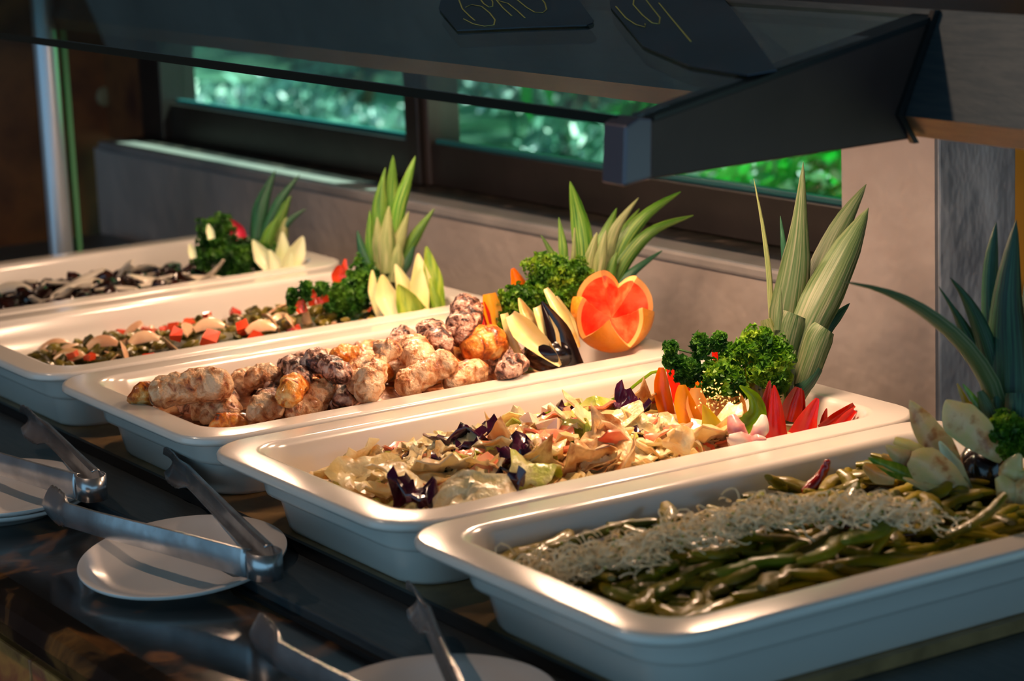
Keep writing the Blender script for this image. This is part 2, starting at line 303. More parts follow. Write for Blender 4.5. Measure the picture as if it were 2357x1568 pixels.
#FOOD
# ------------------------------------------------------------------ food helpers
def petal(name, pts, wd, d, mats, root, cup=.25, thick=.002, twist=0, blunt=0, nseg=14, ncr=6, label=None):
    """a leaf or cut slice: pts = [(px,py,ddepth)], wd = max width in px or list of widths"""
    ctrl = [P(q[0], q[1], d+(q[2] if len(q) > 2 else 0)) for q in pts]; pr = len(ctrl)
    def cr(t):
        x = t*(pr-1); i = min(int(x), pr-2); u = x-i
        p0, p1, p2, p3 = ctrl[max(i-1, 0)], ctrl[i], ctrl[i+1], ctrl[min(i+2, pr-1)]
        return .5*((2*p1)+(-p0+p2)*u+(2*p0-5*p1+4*p2-p3)*u*u+(-p0+3*p1-3*p2+p3)*u*u*u)
    sp = [cr(i/(nseg-1)) for i in range(nseg)]; vs = []; s = d/FPX
    for i, p in enumerate(sp):
        t = i/(nseg-1)
        if isinstance(wd, (list, tuple)):
            x = t*(len(wd)-1); a = min(int(x), len(wd)-2); wv = wd[a]+(wd[a+1]-wd[a])*(x-a)
        else: wv = wd*(min(1, (.62+.75*t)) if t < .5 else 1)*(max(0.02, 1-((t-.35)/.65)**1.9) if t > .35 and not blunt else 1)
        wv = max(wv, .8)*s
        tg = (sp[min(i+1, nseg-1)]-sp[max(i-1, 0)]).normalized(); vd = (p-CAM).normalized()
        sd = tg.cross(vd).normalized(); nn = sd.cross(tg).normalized()
        if twist: q = Matrix.Rotation(math.radians(twist), 3, tg); sd = q @ sd; nn = q @ nn
        if nn.dot(vd) > 0: nn = -nn
        for j in range(ncr):
            u = -1+2*j/(ncr-1); vs.append(p+sd*(wv/2*u)+nn*(cup*wv*(u*u-.5)*.9))
    # front layer faces the viewer side; back layer is offset away
    n0 = len(vs); nv = []
    for i in range(nseg):
        for j in range(ncr):
            a = vs[i*ncr+j]; vd = (a-CAM).normalized(); u = abs(-1+2*j/(ncr-1)); t = i/(nseg-1)
            nv.append(a+vd*thick*(1-.8*u**4)*(1-.7*t**4))
    fs = []; mi = []
    for i in range(nseg-1):
        for j in range(ncr-1):
            a = i*ncr+j; fs.append((a, a+1, a+ncr+1, a+ncr)); mi.append(0); fs.append((n0+a, n0+a+ncr, n0+a+ncr+1, n0+a+1)); mi.append(1)
        for a, b in ((i*ncr, (i+1)*ncr), ((i+1)*ncr+ncr-1, i*ncr+ncr-1)): fs.append((a, b, n0+b, n0+a)); mi.append(2)
    for j in range(ncr-1):
        fs.append((j+1, j, n0+j, n0+j+1)); mi.append(2); a = (nseg-1)*ncr+j; fs.append((a, a+1, n0+a+1, n0+a)); mi.append(2)
    me = mesh(name, vs+nv, fs, mi); uv = me.uv_layers.new(name='uv'); off = R.random()*9
    for l in me.loops:
        q = l.vertex_index % n0; uv.data[l.index].uv = (off+(q % ncr)/(ncr-1), off+(q//ncr)/(nseg-1))
    M3 = mats if isinstance(mats, (list, tuple)) else [mats]*3
    M3 = list(M3)+[M3[0]]*(3-len(M3))
    o = part(name, me, M3, root)
    if label: o['label'] = label
    return o
def solo(name, label, cat, pts, wd, d, mats, group=None, **kw):
    p = P(pts[0][0], pts[0][1], d); hold = bpy.data.objects.new('tmp', None); hold.location = p
    o = petal(name, pts, wd, d, mats, hold, **kw); o.parent = None; o.location = p; bpy.data.objects.remove(hold); return tag(o, label, cat, group)
def blob(c, r, sub=(16, 12), nz=0, freq=30, seed=0, rot=None):
    vs = []; fs = []; n, mm = sub; c = Vector(c)
    for i in range(mm+1):
        th = math.pi*i/mm
        for k in range(n):
            ph = 2*math.pi*k/n; v = Vector((math.sin(th)*math.cos(ph), math.sin(th)*math.sin(ph), math.cos(th)))
            s = 1+nz*noise.noise(v*freq*.1+Vector((seed, seed*1.7, 0))); v = Vector((v.x*r[0], v.y*r[1], v.z*r[2]))*s
            if rot is not None: v = rot @ v
            vs.append(c+v)
    for i in range(mm):
        for k in range(n): fs.append((i*n+k, i*n+(k+1) % n, (i+1)*n+(k+1) % n, (i+1)*n+k)[::-1])
    return vs, fs
# ---- food materials
SK = dict(bump=.25, bscale=1.5, stretch=(16, 1.6, 1), coords='UV')
PGREY = mat('crown_leaf_grey_green', [rgb(48, 80, 34), rgb(84, 104, 62), rgb(122, 126, 96)], .5, 1.0, trans=.08, vary=.12, **SK)
PDARK = mat('crown_leaf_deep_green', [rgb(8, 44, 30), rgb(22, 78, 48), rgb(50, 98, 66)], .42, 1.0, trans=.08, vary=.15, **SK)  # darker copy of the leaf green, shade of the right-hand crown put into it
PLIT = mat('crown_leaf_bright_green', [rgb(34, 88, 16), rgb(80, 132, 30), rgb(140, 164, 76)], .42, 1.0, trans=.2, vary=.2, **SK)
PPALE = mat('crown_leaf_pale', [rgb(90, 112, 52), rgb(132, 144, 88), rgb(168, 166, 120)], .5, 1.0, trans=.15, vary=.12, **SK)
CORE = mat('crown_core', [rgb(90, 84, 44), rgb(130, 120, 70)], .7, 40, .5, 80)
PARS = mat('parsley_green', [rgb(34, 84, 10), rgb(84, 138, 20), rgb(140, 172, 40)], .55, 60, trans=.35, vary=.1)
PARSD = mat('parsley_dark_green', [rgb(18, 60, 10), rgb(46, 104, 18), rgb(84, 134, 30)], .55, 60, trans=.3, vary=.1)
EGGF = mat('eggplant_flesh', [rgb(196, 190, 116), rgb(212, 192, 138), rgb(176, 132, 78), rgb(120, 66, 30)], .4, 60, .15, 80, sss=.1, stops=[.3, .52, .62, .72], coat=.3)
EGGY = mat('browned_eggplant_flesh', [rgb(236, 206, 128), rgb(240, 214, 150), rgb(214, 160, 76)], .35, 30, .15, 80, sss=.1, coat=.4)
EGGS = mat('eggplant_skin', [rgb(12, 5, 10), rgb(26, 9, 14)], .2, 10, .03, 60, coat=.6)
MELF = mat('pale_melon_flesh', [rgb(240, 226, 150), rgb(246, 236, 186)], .3, 16, .05, 60, sss=.15, coat=.4)
MELR = mat('melon_rind', [rgb(96, 140, 30), rgb(168, 188, 70)], .35, 50, .05, 60, stretch=(4, 4, .5), coat=.3)
ZUCF = mat('pale_gourd_flesh', [rgb(214, 222, 168), rgb(236, 232, 196)], .35, 16, .05, 60, sss=.15, coat=.3)
def veg(name, a, b, **k): return mat(name, [a, b], .22, 14, .04, 40, sss=.1, coat=.7, vary=.05, trans=.5, **k)
RED = veg('red_pepper', rgb(214, 26, 14), rgb(240, 52, 30)); REDD = veg('deep_red_pepper', rgb(150, 18, 8), rgb(196, 52, 14))
ORA = veg('orange_pepper', rgb(246, 140, 20), rgb(250, 168, 40)); YELP = veg('yellow_pepper', rgb(240, 176, 24), rgb(246, 200, 60))
YGR = veg('yellow_green_pepper', rgb(250, 180, 20), rgb(190, 190, 30)); GRN = veg('green_pepper', rgb(110, 160, 14), rgb(168, 196, 40))
OLV = veg('olive_pepper', rgb(110, 118, 14), rgb(160, 150, 24)); PALEP = veg('pale_pepper_inside', rgb(250, 190, 96), rgb(252, 214, 140))
GRF = mat('grapefruit_flesh', [rgb(222, 50, 24), rgb(240, 88, 46), rgb(248, 134, 84)], .25, 40, .5, 110, sss=.2, coat=.6, stretch=(1, 1, 1))
GRP = mat('grapefruit_pith', [rgb(248, 176, 92), rgb(250, 196, 120)], .4, 30, .1, 80, sss=.15)
GRS = mat('grapefruit_rind', [rgb(240, 140, 24), rgb(248, 166, 50)], .38, 30, .25, 220, coat=.2)
RADW = mat('radish_white', [rgb(226, 120, 120), rgb(240, 200, 186), rgb(246, 222, 208)], .3, 34, .03, 40, sss=.2, coat=.4)
RADR = mat('radish_skin', [rgb(198, 30, 60), rgb(226, 80, 100)], .3, 12, coat=.4)
SEED = mat('pale_seed', rgb(250, 224, 150), .4, sss=.1)
CHK = mat('creamy_roast_chicken', [rgb(56, 26, 14), rgb(158, 86, 42), rgb(204, 144, 94), rgb(230, 190, 148)], .42, 95, .9, 220, sss=.08, coat=.18, stops=[.27, .37, .46, .58], vary=.12, detail=9, distort=.6)
CHKB = mat('browned_chicken_skin', [rgb(60, 26, 10), rgb(180, 84, 22), rgb(226, 142, 50), rgb(236, 190, 120)], .36, 80, .7, 180, sss=.08, coat=.3, stops=[.3, .42, .54, .66], vary=.08, detail=9, distort=.6)
CHKD = mat('charred_chicken', [rgb(24, 14, 10), rgb(92, 46, 30), rgb(190, 140, 116), rgb(226, 196, 174)], .42, 110, .9, 220, coat=.2, stops=[.36, .46, .55, .66], detail=9, distort=.8)
BEAN = mat('cooked_green_bean', [rgb(84, 80, 2), rgb(140, 120, 10), rgb(84, 98, 10)], .45, 14, .4, 110, coat=.35, spec=.3, vary=.45, stretch=(1, 1, 1))
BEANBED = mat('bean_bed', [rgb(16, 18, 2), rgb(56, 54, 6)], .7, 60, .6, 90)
SPR = mat('alfalfa_sprout', [rgb(244, 226, 180), rgb(250, 238, 204)], .3, 20, trans=.12)
SPRG = mat('sprout_leaf', rgb(110, 140, 30), .5)
CHILI = mat('dried_red_chilli', [rgb(110, 8, 8), rgb(176, 20, 14)], .2, 30, .6, 60, coat=.8)
CHILID = mat('dark_dried_chilli', [rgb(40, 6, 8), rgb(84, 14, 12)], .25, 30, .5, 60, coat=.6)
CABC = mat('cream_cabbage', [rgb(246, 224, 158), rgb(253, 240, 196), rgb(238, 200, 130)], .3, 40, .6, 110, sss=.06, coat=.35, vary=.1, trans=.28)
CABG = mat('pale_green_cabbage', [rgb(170, 190, 56), rgb(214, 216, 110), rgb(236, 226, 160)], .3, 40, .6, 110, sss=.05, coat=.35, vary=.12, trans=.28)
CABT = mat('browned_cabbage', [rgb(220, 164, 96), rgb(240, 208, 150), rgb(170, 104, 50)], .3, 50, .6, 110, sss=.05, coat=.35, vary=.15, trans=.2)
CABP = mat('purple_cabbage', [rgb(26, 8, 26), rgb(70, 14, 46), rgb(40, 12, 40)], .2, 30, .6, 50, coat=.7)
HAM = mat('fried_ham', [rgb(206, 90, 60), rgb(226, 130, 96), rgb(240, 170, 130)], .3, 30, .3, 60, sss=.1, coat=.5, vary=.12)
ONI = mat('onion_piece', [rgb(240, 206, 176), rgb(248, 228, 206)], .25, 12, .05, 40, sss=.2, coat=.6, vary=.05)
SALBED = mat('salad_bed', [rgb(150, 110, 56), rgb(226, 196, 136)], .4, 60, .8, 90, coat=.4)
NOP = mat('cooked_green_chunk', [rgb(74, 70, 14), rgb(112, 98, 30), rgb(64, 66, 22)], .34, 30, .5, 60, coat=.35, vary=.35)
RADS = mat('pink_tinged_radish_slice', [rgb(190, 140, 104), rgb(214, 176, 140), rgb(200, 160, 110)], .3, 20, .1, 60, coat=.4, vary=.12)
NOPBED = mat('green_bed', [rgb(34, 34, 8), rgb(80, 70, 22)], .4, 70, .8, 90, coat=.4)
TOM = mat('red_pepper_dice', [rgb(206, 50, 24), rgb(224, 84, 46)], .25, 20, coat=.5, vary=.15)
DRK = mat('dark_glazed_chunk', [rgb(16, 8, 8), rgb(46, 20, 14)], .12, 20, .3, 40, coat=.8, vary=.3)
ONW = mat('white_onion_strip', [rgb(206, 196, 176), rgb(226, 216, 198)], .3, 12, .05, 40, coat=.4, trans=.2)
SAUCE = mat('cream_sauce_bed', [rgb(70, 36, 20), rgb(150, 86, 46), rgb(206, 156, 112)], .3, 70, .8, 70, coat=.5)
# ---- beds
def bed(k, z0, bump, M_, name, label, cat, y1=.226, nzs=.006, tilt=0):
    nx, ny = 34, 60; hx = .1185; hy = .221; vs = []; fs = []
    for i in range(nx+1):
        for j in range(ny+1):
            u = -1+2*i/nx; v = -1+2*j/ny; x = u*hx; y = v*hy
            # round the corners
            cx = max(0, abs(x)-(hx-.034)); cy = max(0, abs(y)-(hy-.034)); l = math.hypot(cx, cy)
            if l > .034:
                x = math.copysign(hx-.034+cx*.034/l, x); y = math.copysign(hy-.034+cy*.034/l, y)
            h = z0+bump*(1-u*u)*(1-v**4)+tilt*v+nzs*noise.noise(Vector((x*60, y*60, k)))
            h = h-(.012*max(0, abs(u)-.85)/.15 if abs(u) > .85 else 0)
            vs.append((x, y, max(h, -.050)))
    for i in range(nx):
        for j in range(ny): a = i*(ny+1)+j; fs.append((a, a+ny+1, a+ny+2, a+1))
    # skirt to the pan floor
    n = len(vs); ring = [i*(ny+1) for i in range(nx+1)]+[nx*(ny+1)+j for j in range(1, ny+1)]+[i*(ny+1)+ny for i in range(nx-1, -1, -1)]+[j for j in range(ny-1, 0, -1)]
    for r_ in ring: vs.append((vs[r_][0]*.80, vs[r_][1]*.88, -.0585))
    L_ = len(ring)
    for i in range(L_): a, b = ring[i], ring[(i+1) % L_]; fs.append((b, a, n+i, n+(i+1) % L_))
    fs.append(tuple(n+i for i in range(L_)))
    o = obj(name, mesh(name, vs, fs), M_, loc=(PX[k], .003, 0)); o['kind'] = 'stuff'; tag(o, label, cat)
    def hf(x, y):
        u = x/hx; v = y/hy
        return z0+bump*(1-u*u)*(1-v**4)+tilt*v+nzs*noise.noise(Vector((x*60, y*60, k)))
    return hf
def scatter(k, hf, n, metas, y0=-.215, y1=.215, x1=.112, lift=(.002, .008), tilt=.35, yaw=None, skip=None, margin=0):
    """metas: list of (weight, mesh list, name, label, category, group)"""
    tot = sum(q[0] for q in metas); i = 0
    for _ in range(n):
        rv = R.uniform(0, tot)
        for q in metas:
            rv -= q[0]
            if rv <= 0: break
        x = R.uniform(-x1, x1); y = R.uniform(y0, y1)
        if skip and skip(*proj((PX[k]+x, y, hf(x, y)))): continue
        o = bpy.data.objects.new(q[2], R.choice(q[1])); COL.objects.link(o)
        o.location = (PX[k]+x, y+.003, hf(x, y)+R.uniform(*lift))
        yw = R.uniform(0, 6.28) if yaw is None else R.gauss(*yaw)
        o.rotation_euler = (R.gauss(0, tilt), R.gauss(0, tilt), yw); s = R.uniform(.8, 1.2); o.scale = (s, s, s)
        tag(o, q[3], q[4], q[5]); i += 1
def sheet(rad, seed, curl=.25, rough=.2, th=.0012, M_=None, asp=1, rings=5, seg=18):
    rs = random.Random(seed); vs = [Vector((0, 0, 0))]; fs = []; ang = rs.uniform(0, 6); ca, cb = rs.uniform(-1, 1)*curl, rs.uniform(-1, 1)*curl
    rim = [rad*(1+.45*noise.noise(Vector((math.cos(2*math.pi*k/seg)*1.3, math.sin(2*math.pi*k/seg)*1.3, seed*3.1)))+rs.uniform(-.12, .12)) for k in range(seg)]
    for i in range(1, rings+1):
        for k in range(seg):
            a = 2*math.pi*k/seg; r_ = rim[k]*i/rings; x, y = r_*math.cos(a)*asp, r_*math.sin(a)
            z = (ca*x*x+cb*y*y)/rad+rough*rad*noise.noise(Vector((x/rad*1.6, y/rad*1.6, seed)))+rough*.45*rad*noise.noise(Vector((x/rad*4.5, y/rad*4.5, seed+9)))
            vs.append(Vector((x, y, z)))
    n = len(vs); vs += [v-Vector((0, 0, th)) for v in vs]
    for k in range(seg): fs.append((0, 1+k, 1+(k+1) % seg)); fs.append((n, n+1+(k+1) % seg, n+1+k))
    for i in range(rings-1):
        for k in range(seg):
            a, b = 1+i*seg+k, 1+i*seg+(k+1) % seg; c, d = b+seg, a+seg
            fs.append((a, d, c, b)); fs.append((n+a, n+b, n+c, n+d))
    for k in range(seg): a, b = 1+(rings-1)*seg+k, 1+(rings-1)*seg+(k+1) % seg; fs.append((a, n+a, n+b, b))
    me = mesh('sheet', vs, fs); me.materials.append(M_); return me
def chunk(r, seed, M_, nz=.5):
    vs, fs = blob((0, 0, 0), r, (12, 8), nz, 14, seed); me = mesh('chunk', vs, fs); me.materials.append(M_); return me
def dice(s, seed, M_):
    rs = random.Random(seed); a, b, c = s*rs.uniform(.7, 1.3), s*rs.uniform(.7, 1.3), s*rs.uniform(.3, .8)
    m_ = MB().box((-a/2, -b/2, 0), (a/2, b/2, c)); m_.v = [v+Vector([rs.uniform(-.15, .15)*s for _ in range(3)]) for v in m_.v]; me = m_.mesh('dice'); me.materials.append(M_); return me
def crescent(L_, w_, h_, seed, M_, arc=1.6):
    rs = random.Random(seed); m_ = MB(); n = 14; pts = []; Rr = L_/arc
    for i in range(n): a = -arc/2+arc*i/(n-1); pts.append((Rr*math.sin(a), Rr*(math.cos(a)-1), .004*math.sin(a*2+seed)))
    m_.tube(pts, [w_*(.35+.65*math.sin(math.pi*(i+.6)/(n+.2))) for i in range(n)], 8, flat=h_); me = m_.mesh('crescent', True); me.materials.append(M_); return me
def on(k, px, py, z): p = atz(px, py, z); return p
# ---- pan 1: green beans
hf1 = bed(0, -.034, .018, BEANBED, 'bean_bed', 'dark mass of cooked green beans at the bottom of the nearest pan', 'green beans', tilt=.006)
def bean(seed):
    rs = random.Random(seed); n = 13; Ln = rs.uniform(.042, .078); bow = rs.uniform(-.012, .012); sag = rs.uniform(-.004, .005); b2 = rs.uniform(-.004, .004); m_ = MB()
    w_ = rs.uniform(.0048, .0070)
    pts = [(Ln*(t-.5), bow*(4*(t-.5)**2)+b2*math.sin(t*9), sag*4*(t-.5)**2) for t in [i/(n-1) for i in range(n)]]
    rad = [w_*(.55 if i in (0, n-1) else .85 if i in (1, n-2) else 1+.1*math.sin(i*2.1+seed)) for i in range(n)]
    m_.tube(pts, rad, 10, flat=.55); me = m_.mesh('green_bean', True); me.materials.append(BEAN); return me
beans = [bean(i) for i in range(12)]
BG = 'cooked green beans in the nearest pan'; BL = 'glossy cooked green bean lying in the nearest white pan'
scatter(0, hf1, 285, [(1, beans, 'green_bean', BL, 'bean', BG)], y0=-.195, y1=.2, x1=.098, lift=(.0, .014), tilt=.2, yaw=(1.35, .7))
# a few beans standing out against the wall of the pan
for px, py, z, yw, ti in ((1330, 1245, -.012, 1.0, .3), (1260, 1262, -.018, 1.9, .1), (1520, 1222, -.008, .8, .35), (1200, 1275, -.02, 1.6, .05), (1430, 1215, -.010, 1.7, .15), (2010, 1225, .004, 2.0, .1), (1740, 1300, -.008, 1.2, .1), (1660, 1400, -.018, 1.5, .1), (1790, 1335, -.012, 1.6, .2), (1500, 1370, -.018, 1.9, .1), (1940, 1250, 0, 1.75, .1), (2150, 1180, .004, 2.4, .2), (2250, 1200, .004, .9, .6)):
    o = bpy.data.objects.new('green_bean', R.choice(beans)); COL.objects.link(o); o.location = atz(px, py, z); o.rotation_euler = (0, -ti, yw); o.scale = (.95, 1.15, 1.1); tag(o, BL, 'bean', BG)
# sprouts
m_ = MB(); rs = random.Random(3)
line = [(1230, 1345, -.018), (1330, 1318, -.012), (1450, 1290, -.006), (1560, 1255, .0), (1680, 1225, .004), (1790, 1200, .008), (1900, 1190, .010), (2010, 1195, .008), (2110, 1205, .004)]
LP = [atz(*q) for q in line]
for i in range(1300):
    t = rs.random()*(len(LP)-1); j = min(int(t), len(LP)-2); c = LP[j].lerp(LP[j+1], t-j); wv = .017+.010*math.sin(t*4.1)
    c = c+Vector((rs.gauss(0, wv*.55), rs.gauss(0, wv*.4), rs.uniform(0, .012)))
    a = rs.uniform(0, 6.28); el = rs.uniform(-.3, 1.1); Rr = rs.uniform(.003, .009); arc = rs.uniform(1.5, 5); pts = []
    u1 = Vector((math.cos(a), math.sin(a), 0)); u2 = Vector((-math.sin(a)*math.cos(el), math.cos(a)*math.cos(el), math.sin(el)))
    for q in range(7): th = arc*q/6; pts.append(c+u1*Rr*math.cos(th)+u2*Rr*math.sin(th)*(1+.1*q)+Vector((0, 0, .0015*math.sin(q))))
    m_.tube(pts, .00055, 4)
    if rs.random() < .25:
        vs, fs = blob(pts[-1], (.0014, .0014, .0008), (6, 4)); m_.add(vs, fs, 1)
o = obj('sprouts', m_.mesh('sprouts', True), [SPR, SPRG]); o['kind'] = 'stuff'; tag(o, 'tangled heap of pale alfalfa sprouts strewn along the green beans', 'sprouts')
def chili(label, pts, d, rad, M_):
    ct = [P(a, b, d+c) for a, b, c in pts]; n = 16; sp = []
    for i in range(n):
        x = i/(n-1)*(len(ct)-1); j = min(int(x), len(ct)-2); sp.append(ct[j].lerp(ct[j+1], x-j))
    rr_ = [rad*(1.0-.65*(i/(n-1))**2)*(.8+.25*noise.noise(Vector((i*.7, rad*900, 0)))+.2)*(.5 if i == 0 else 1)*(.5 if i == n-1 else 1) for i in range(n)]
    t = thing('dried_chilli', label, 'chilli', sp[0]); part('pod', MB().tube(sp, rr_, 10, flat=.75).mesh('pod', True), M_, t)
chili('wrinkled bright red dried chilli standing up out of the sprouts', [(1852, 1142, 0), (1870, 1118, 0), (1892, 1092, 0), (1903, 1070, -.002), (1905, 1058, -.004)], dep(-.06, .05, .0), .0062, CHILI)
chili('dark maroon dried chilli lying flat across the green beans', [(1935, 1203, 0), (1985, 1222, 0), (2050, 1234, 0), (2120, 1228, 0)], dep(.05, .03, .01), .0045, CHILID)
# ---- pan 2: cabbage salad
hf2 = bed(1, -.034, .026, SALBED, 'salad_bed', 'packed bottom layer of the fried cabbage salad', 'salad', tilt=.004)
cabs = [sheet(R.uniform(.011, .021), i, .3, .42, M_=(CABC, CABG, CABC, CABT, CABC)[i % 5], asp=R.uniform(.6, 1.5), rings=6, seg=20) for i in range(20)]
big = [sheet(.03, 50+i, .5, .3, M_=(CABC, CABC, CABG)[i % 3], asp=1.4) for i in range(4)]
hams = [sheet(R.uniform(.008, .014), 70+i, .5, .3, .002, M_=HAM, asp=R.uniform(.8, 1.6), rings=3, seg=10) for i in range(6)]
pur = [sheet(R.uniform(.010, .016), 90+i, 1.1, 1.0, .0015, M_=CABP, asp=R.uniform(.8, 1.6)) for i in range(5)]
onis = [dice(.013, i, ONI) for i in range(4)]
sg = 'fried cabbage salad pieces'
meta2 = [(10, cabs, 'cabbage_piece', 'shiny torn piece of fried pale cabbage in the salad pan', 'cabbage', 'fried cabbage pieces in the salad pan'), (4.5, hams, 'ham_piece', 'small pink fried ham piece among the cabbage', 'ham', 'ham pieces in the cabbage salad'),
         (.9, onis, 'onion_piece', 'pale pink onion chunk among the fried cabbage', 'onion', 'onion chunks in the cabbage salad'), (.55, pur, 'purple_cabbage_piece', 'small dark purple cabbage shred in the salad pan', 'cabbage', 'purple cabbage shreds in the salad')]
scatter(1, hf2, 400, meta2, y0=-.2, y1=.2, x1=.1, lift=(.001, .010), tilt=.35, skip=lambda a, b: a > 1485 and b < 1005+(a-1500)*.05)
def place(name, me, px, py, z, rot, sc_, label, cat, group=None):
    o = bpy.data.objects.new(name, me); COL.objects.link(o); o.location = atz(px, py, z); o.rotation_euler = rot; o.scale = (sc_,)*3 if not isinstance(sc_, tuple) else sc_
    return tag(o, label, cat, group)
for px, py, z, s, lab in ((955, 1128, -.002, 1.7, 'large crumpled purple cabbage clump at the front of the salad'), (1170, 1112, .0, 1.3, 'purple cabbage clump beside the front rim, right of the large cream leaf'), (1062, 1006, .0, 1.1, 'purple cabbage shard poking up near the back wall of the salad'),
                          (1108, 1016, .0, .9, 'small dark purple curl just right of the purple shard'), (1192, 1046, .002, .9, 'dark purple cabbage bit in the middle of the salad'), (1450, 926, .012, 1.4, 'purple cabbage tuft at the back below the thin green strand'), (1015, 1065, .0, 1.0, 'thin purple cabbage strip on the left half of the salad')):
    place('purple_cabbage_clump', pur[int(px) % 5], px, py, z, (.3, .2, px*.01), s, lab, 'cabbage')
place('cabbage_leaf', big[0], 1078, 1126, .002, (.35, -.25, .9), .8, 'large cream ribbed cabbage leaf at the front rim of the salad', 'cabbage')
place('cabbage_leaf', big[1], 945, 1082, .002, (.1, .3, 1.6), .75, 'large glossy cream cabbage leaf above the big purple clump', 'cabbage')
place('cabbage_leaf', big[2], 1235, 1068, .004, (.2, .1, 2.2), .8, 'large crinkled yellow green cabbage leaf in the middle of the salad', 'cabbage')
place('cabbage_leaf', big[3], 1380, 970, .004, (.2, .2, 1.2), .75, 'long cream cabbage leaf near the back of the salad', 'cabbage')
place('cabbage_core', chunk((.014, .012, .012), 5, CABC), 1565, 1012, .004, (0, 0, 0), .95, 'thick layered cabbage core chunk left of the yellow pepper petal', 'cabbage')
# ---- pan 4: chopped greens
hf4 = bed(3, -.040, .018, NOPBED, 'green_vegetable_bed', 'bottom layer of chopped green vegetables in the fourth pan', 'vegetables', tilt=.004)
nops = [chunk((R.uniform(.006, .01), R.uniform(.004, .007), .004), i, NOP) for i in range(8)]
rads = [crescent(R.uniform(.028, .04), .0065, .28, i, RADS, R.uniform(.8, 1.8)) for i in range(5)]
toms = [dice(.0095, 20+i, TOM) for i in range(4)]
scatter(3, hf4, 330, [(7, nops, 'green_chunk', 'olive green cooked vegetable chunk in the fourth pan', 'vegetable', 'green chunks in the fourth pan'), (1.0, rads, 'radish_slice', 'pale curved radish slice in the fourth pan', 'radish', 'radish slices in the fourth pan'),
       (1.3, toms, 'red_dice', 'red tomato dice among the chopped greens', 'tomato', 'red dice in the fourth pan')], lift=(.0, .009), tilt=.5, y0=-.195)
for px, py, z, yw, lab in ((235, 785, -.012, 1.3, 'pink radish slice near the front end of the fourth pan'), (160, 815, -.02, 1.2, 'cream slice at the very front of the chopped greens'), (430, 755, -.006, 2.6, 'broad cream radish slice standing in the middle of the greens'), (480, 745, -.004, 1.4, 'long cream slice behind the broad radish slice'), (600, 750, -.008, 1.3, 'long pink radish slice lying near the right rim of the fourth pan'), (665, 735, -.006, 2.9, 'upright pinkish slice at the end of the long radish slice'), (330, 775, -.01, 1.5, 'pale slice between the red dice in the fourth pan')):
    place('radish_slice', rads[int(px) % 5], px, py, z, (.9, .1, yw), (.85, 1.1, 1.1), lab, 'radish')
for px, py, lab in ((405, 775, 'large orange red dice group beside the broad radish slice'), (483, 787, 'bright red dice near the right rim of the fourth pan')):
    place('red_dice', toms[px % 4], px, py, -.006, (.5, .3, 1), 1.3, lab, 'tomato')
# ---- pan 5: dark food with onion
hf5 = bed(4, -.040, .018, DRK, 'dark_food_bed', 'dark glazed food filling the farthest pan', 'dark food')
drk = [chunk((R.uniform(.009, .014), R.uniform(.008, .012), .009), 40+i, DRK, .3) for i in range(6)]
ons = [crescent(R.uniform(.05, .07), .0075, .35, 60+i, ONW, R.uniform(1.4, 2.6)) for i in range(5)]
scatter(4, hf5, 200, [(1, drk, 'dark_chunk', 'glossy dark glazed chunk in the farthest pan', 'dark food', 'dark chunks in the farthest pan')], lift=(.0, .006), tilt=.4)
scatter(4, hf5, 30, [(1, ons, 'onion_strip', 'curved white onion strip on the dark food in the farthest pan', 'onion', 'onion strips on the dark food')], lift=(.006, .013), tilt=.35, yaw=(1.2, .6), y1=.13, x1=.08)
# ---- pan 3: chicken
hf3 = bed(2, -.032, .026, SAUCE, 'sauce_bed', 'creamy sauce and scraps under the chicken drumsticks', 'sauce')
def drum(label, a, b, ra, rb, z, M_=CHK, knob=False, waist=.0, zb=None):
    pa = atz(a[0], a[1], z); pb = atz(b[0], b[1], z if zb is None else zb); d = (pa-CAM).dot(_f); s = d/FPX; n = 40; seg = 28; vs = []
    L_ = (pb-pa).length; tg = (pb-pa).normalized(); up = Vector((0, 0, 1)); sd = tg.cross(up).normalized(); u2 = sd.cross(tg)
    c0 = pa.lerp(pb, .5); sdv = R.uniform(0, 50)
    for i in range(n):
        t = i/(n-1); r_ = (ra*(1-t)+rb*t)*s*1.14
        r_ *= (1-waist*math.exp(-((t-.62)/.16)**2))
        cap = max(0, 1-abs(2*t-1)**(7 if L_ > .05 else 3.2))**.5; r_ *= max(cap, .03)
        if knob and t > .82: r_ *= 1.25
        p = pa.lerp(pb, t)+up*(.004*math.sin(t*3.1))
        for k in range(seg):
            th = 2*math.pi*k/seg; dr = sd*math.cos(th)+u2*math.sin(th)*.92; q = p+dr*r_
            q += dr*(noise.noise(q*36+Vector((sdv, 0, 0)))*.0038+noise.noise(q*120)*.0034+noise.noise(q*330)*.0014)*max(cap, .2)
            vs.append(q)
    fs = [(i*seg+k, i*seg+(k+1) % seg, (i+1)*seg+(k+1) % seg, (i+1)*seg+k)[::-1] for i in range(n-1) for k in range(seg)]+[tuple(range(seg)), tuple(range(n*seg-1, (n-1)*seg-1, -1))]
    me = mesh('drumstick', vs, fs); me.transform(Matrix.Translation(-c0)); o = obj('chicken_drumstick', me, M_, loc=c0); return tag(o, label, 'chicken')
def z7(x, y): return (280+x/2.357, 650+y/2.357)
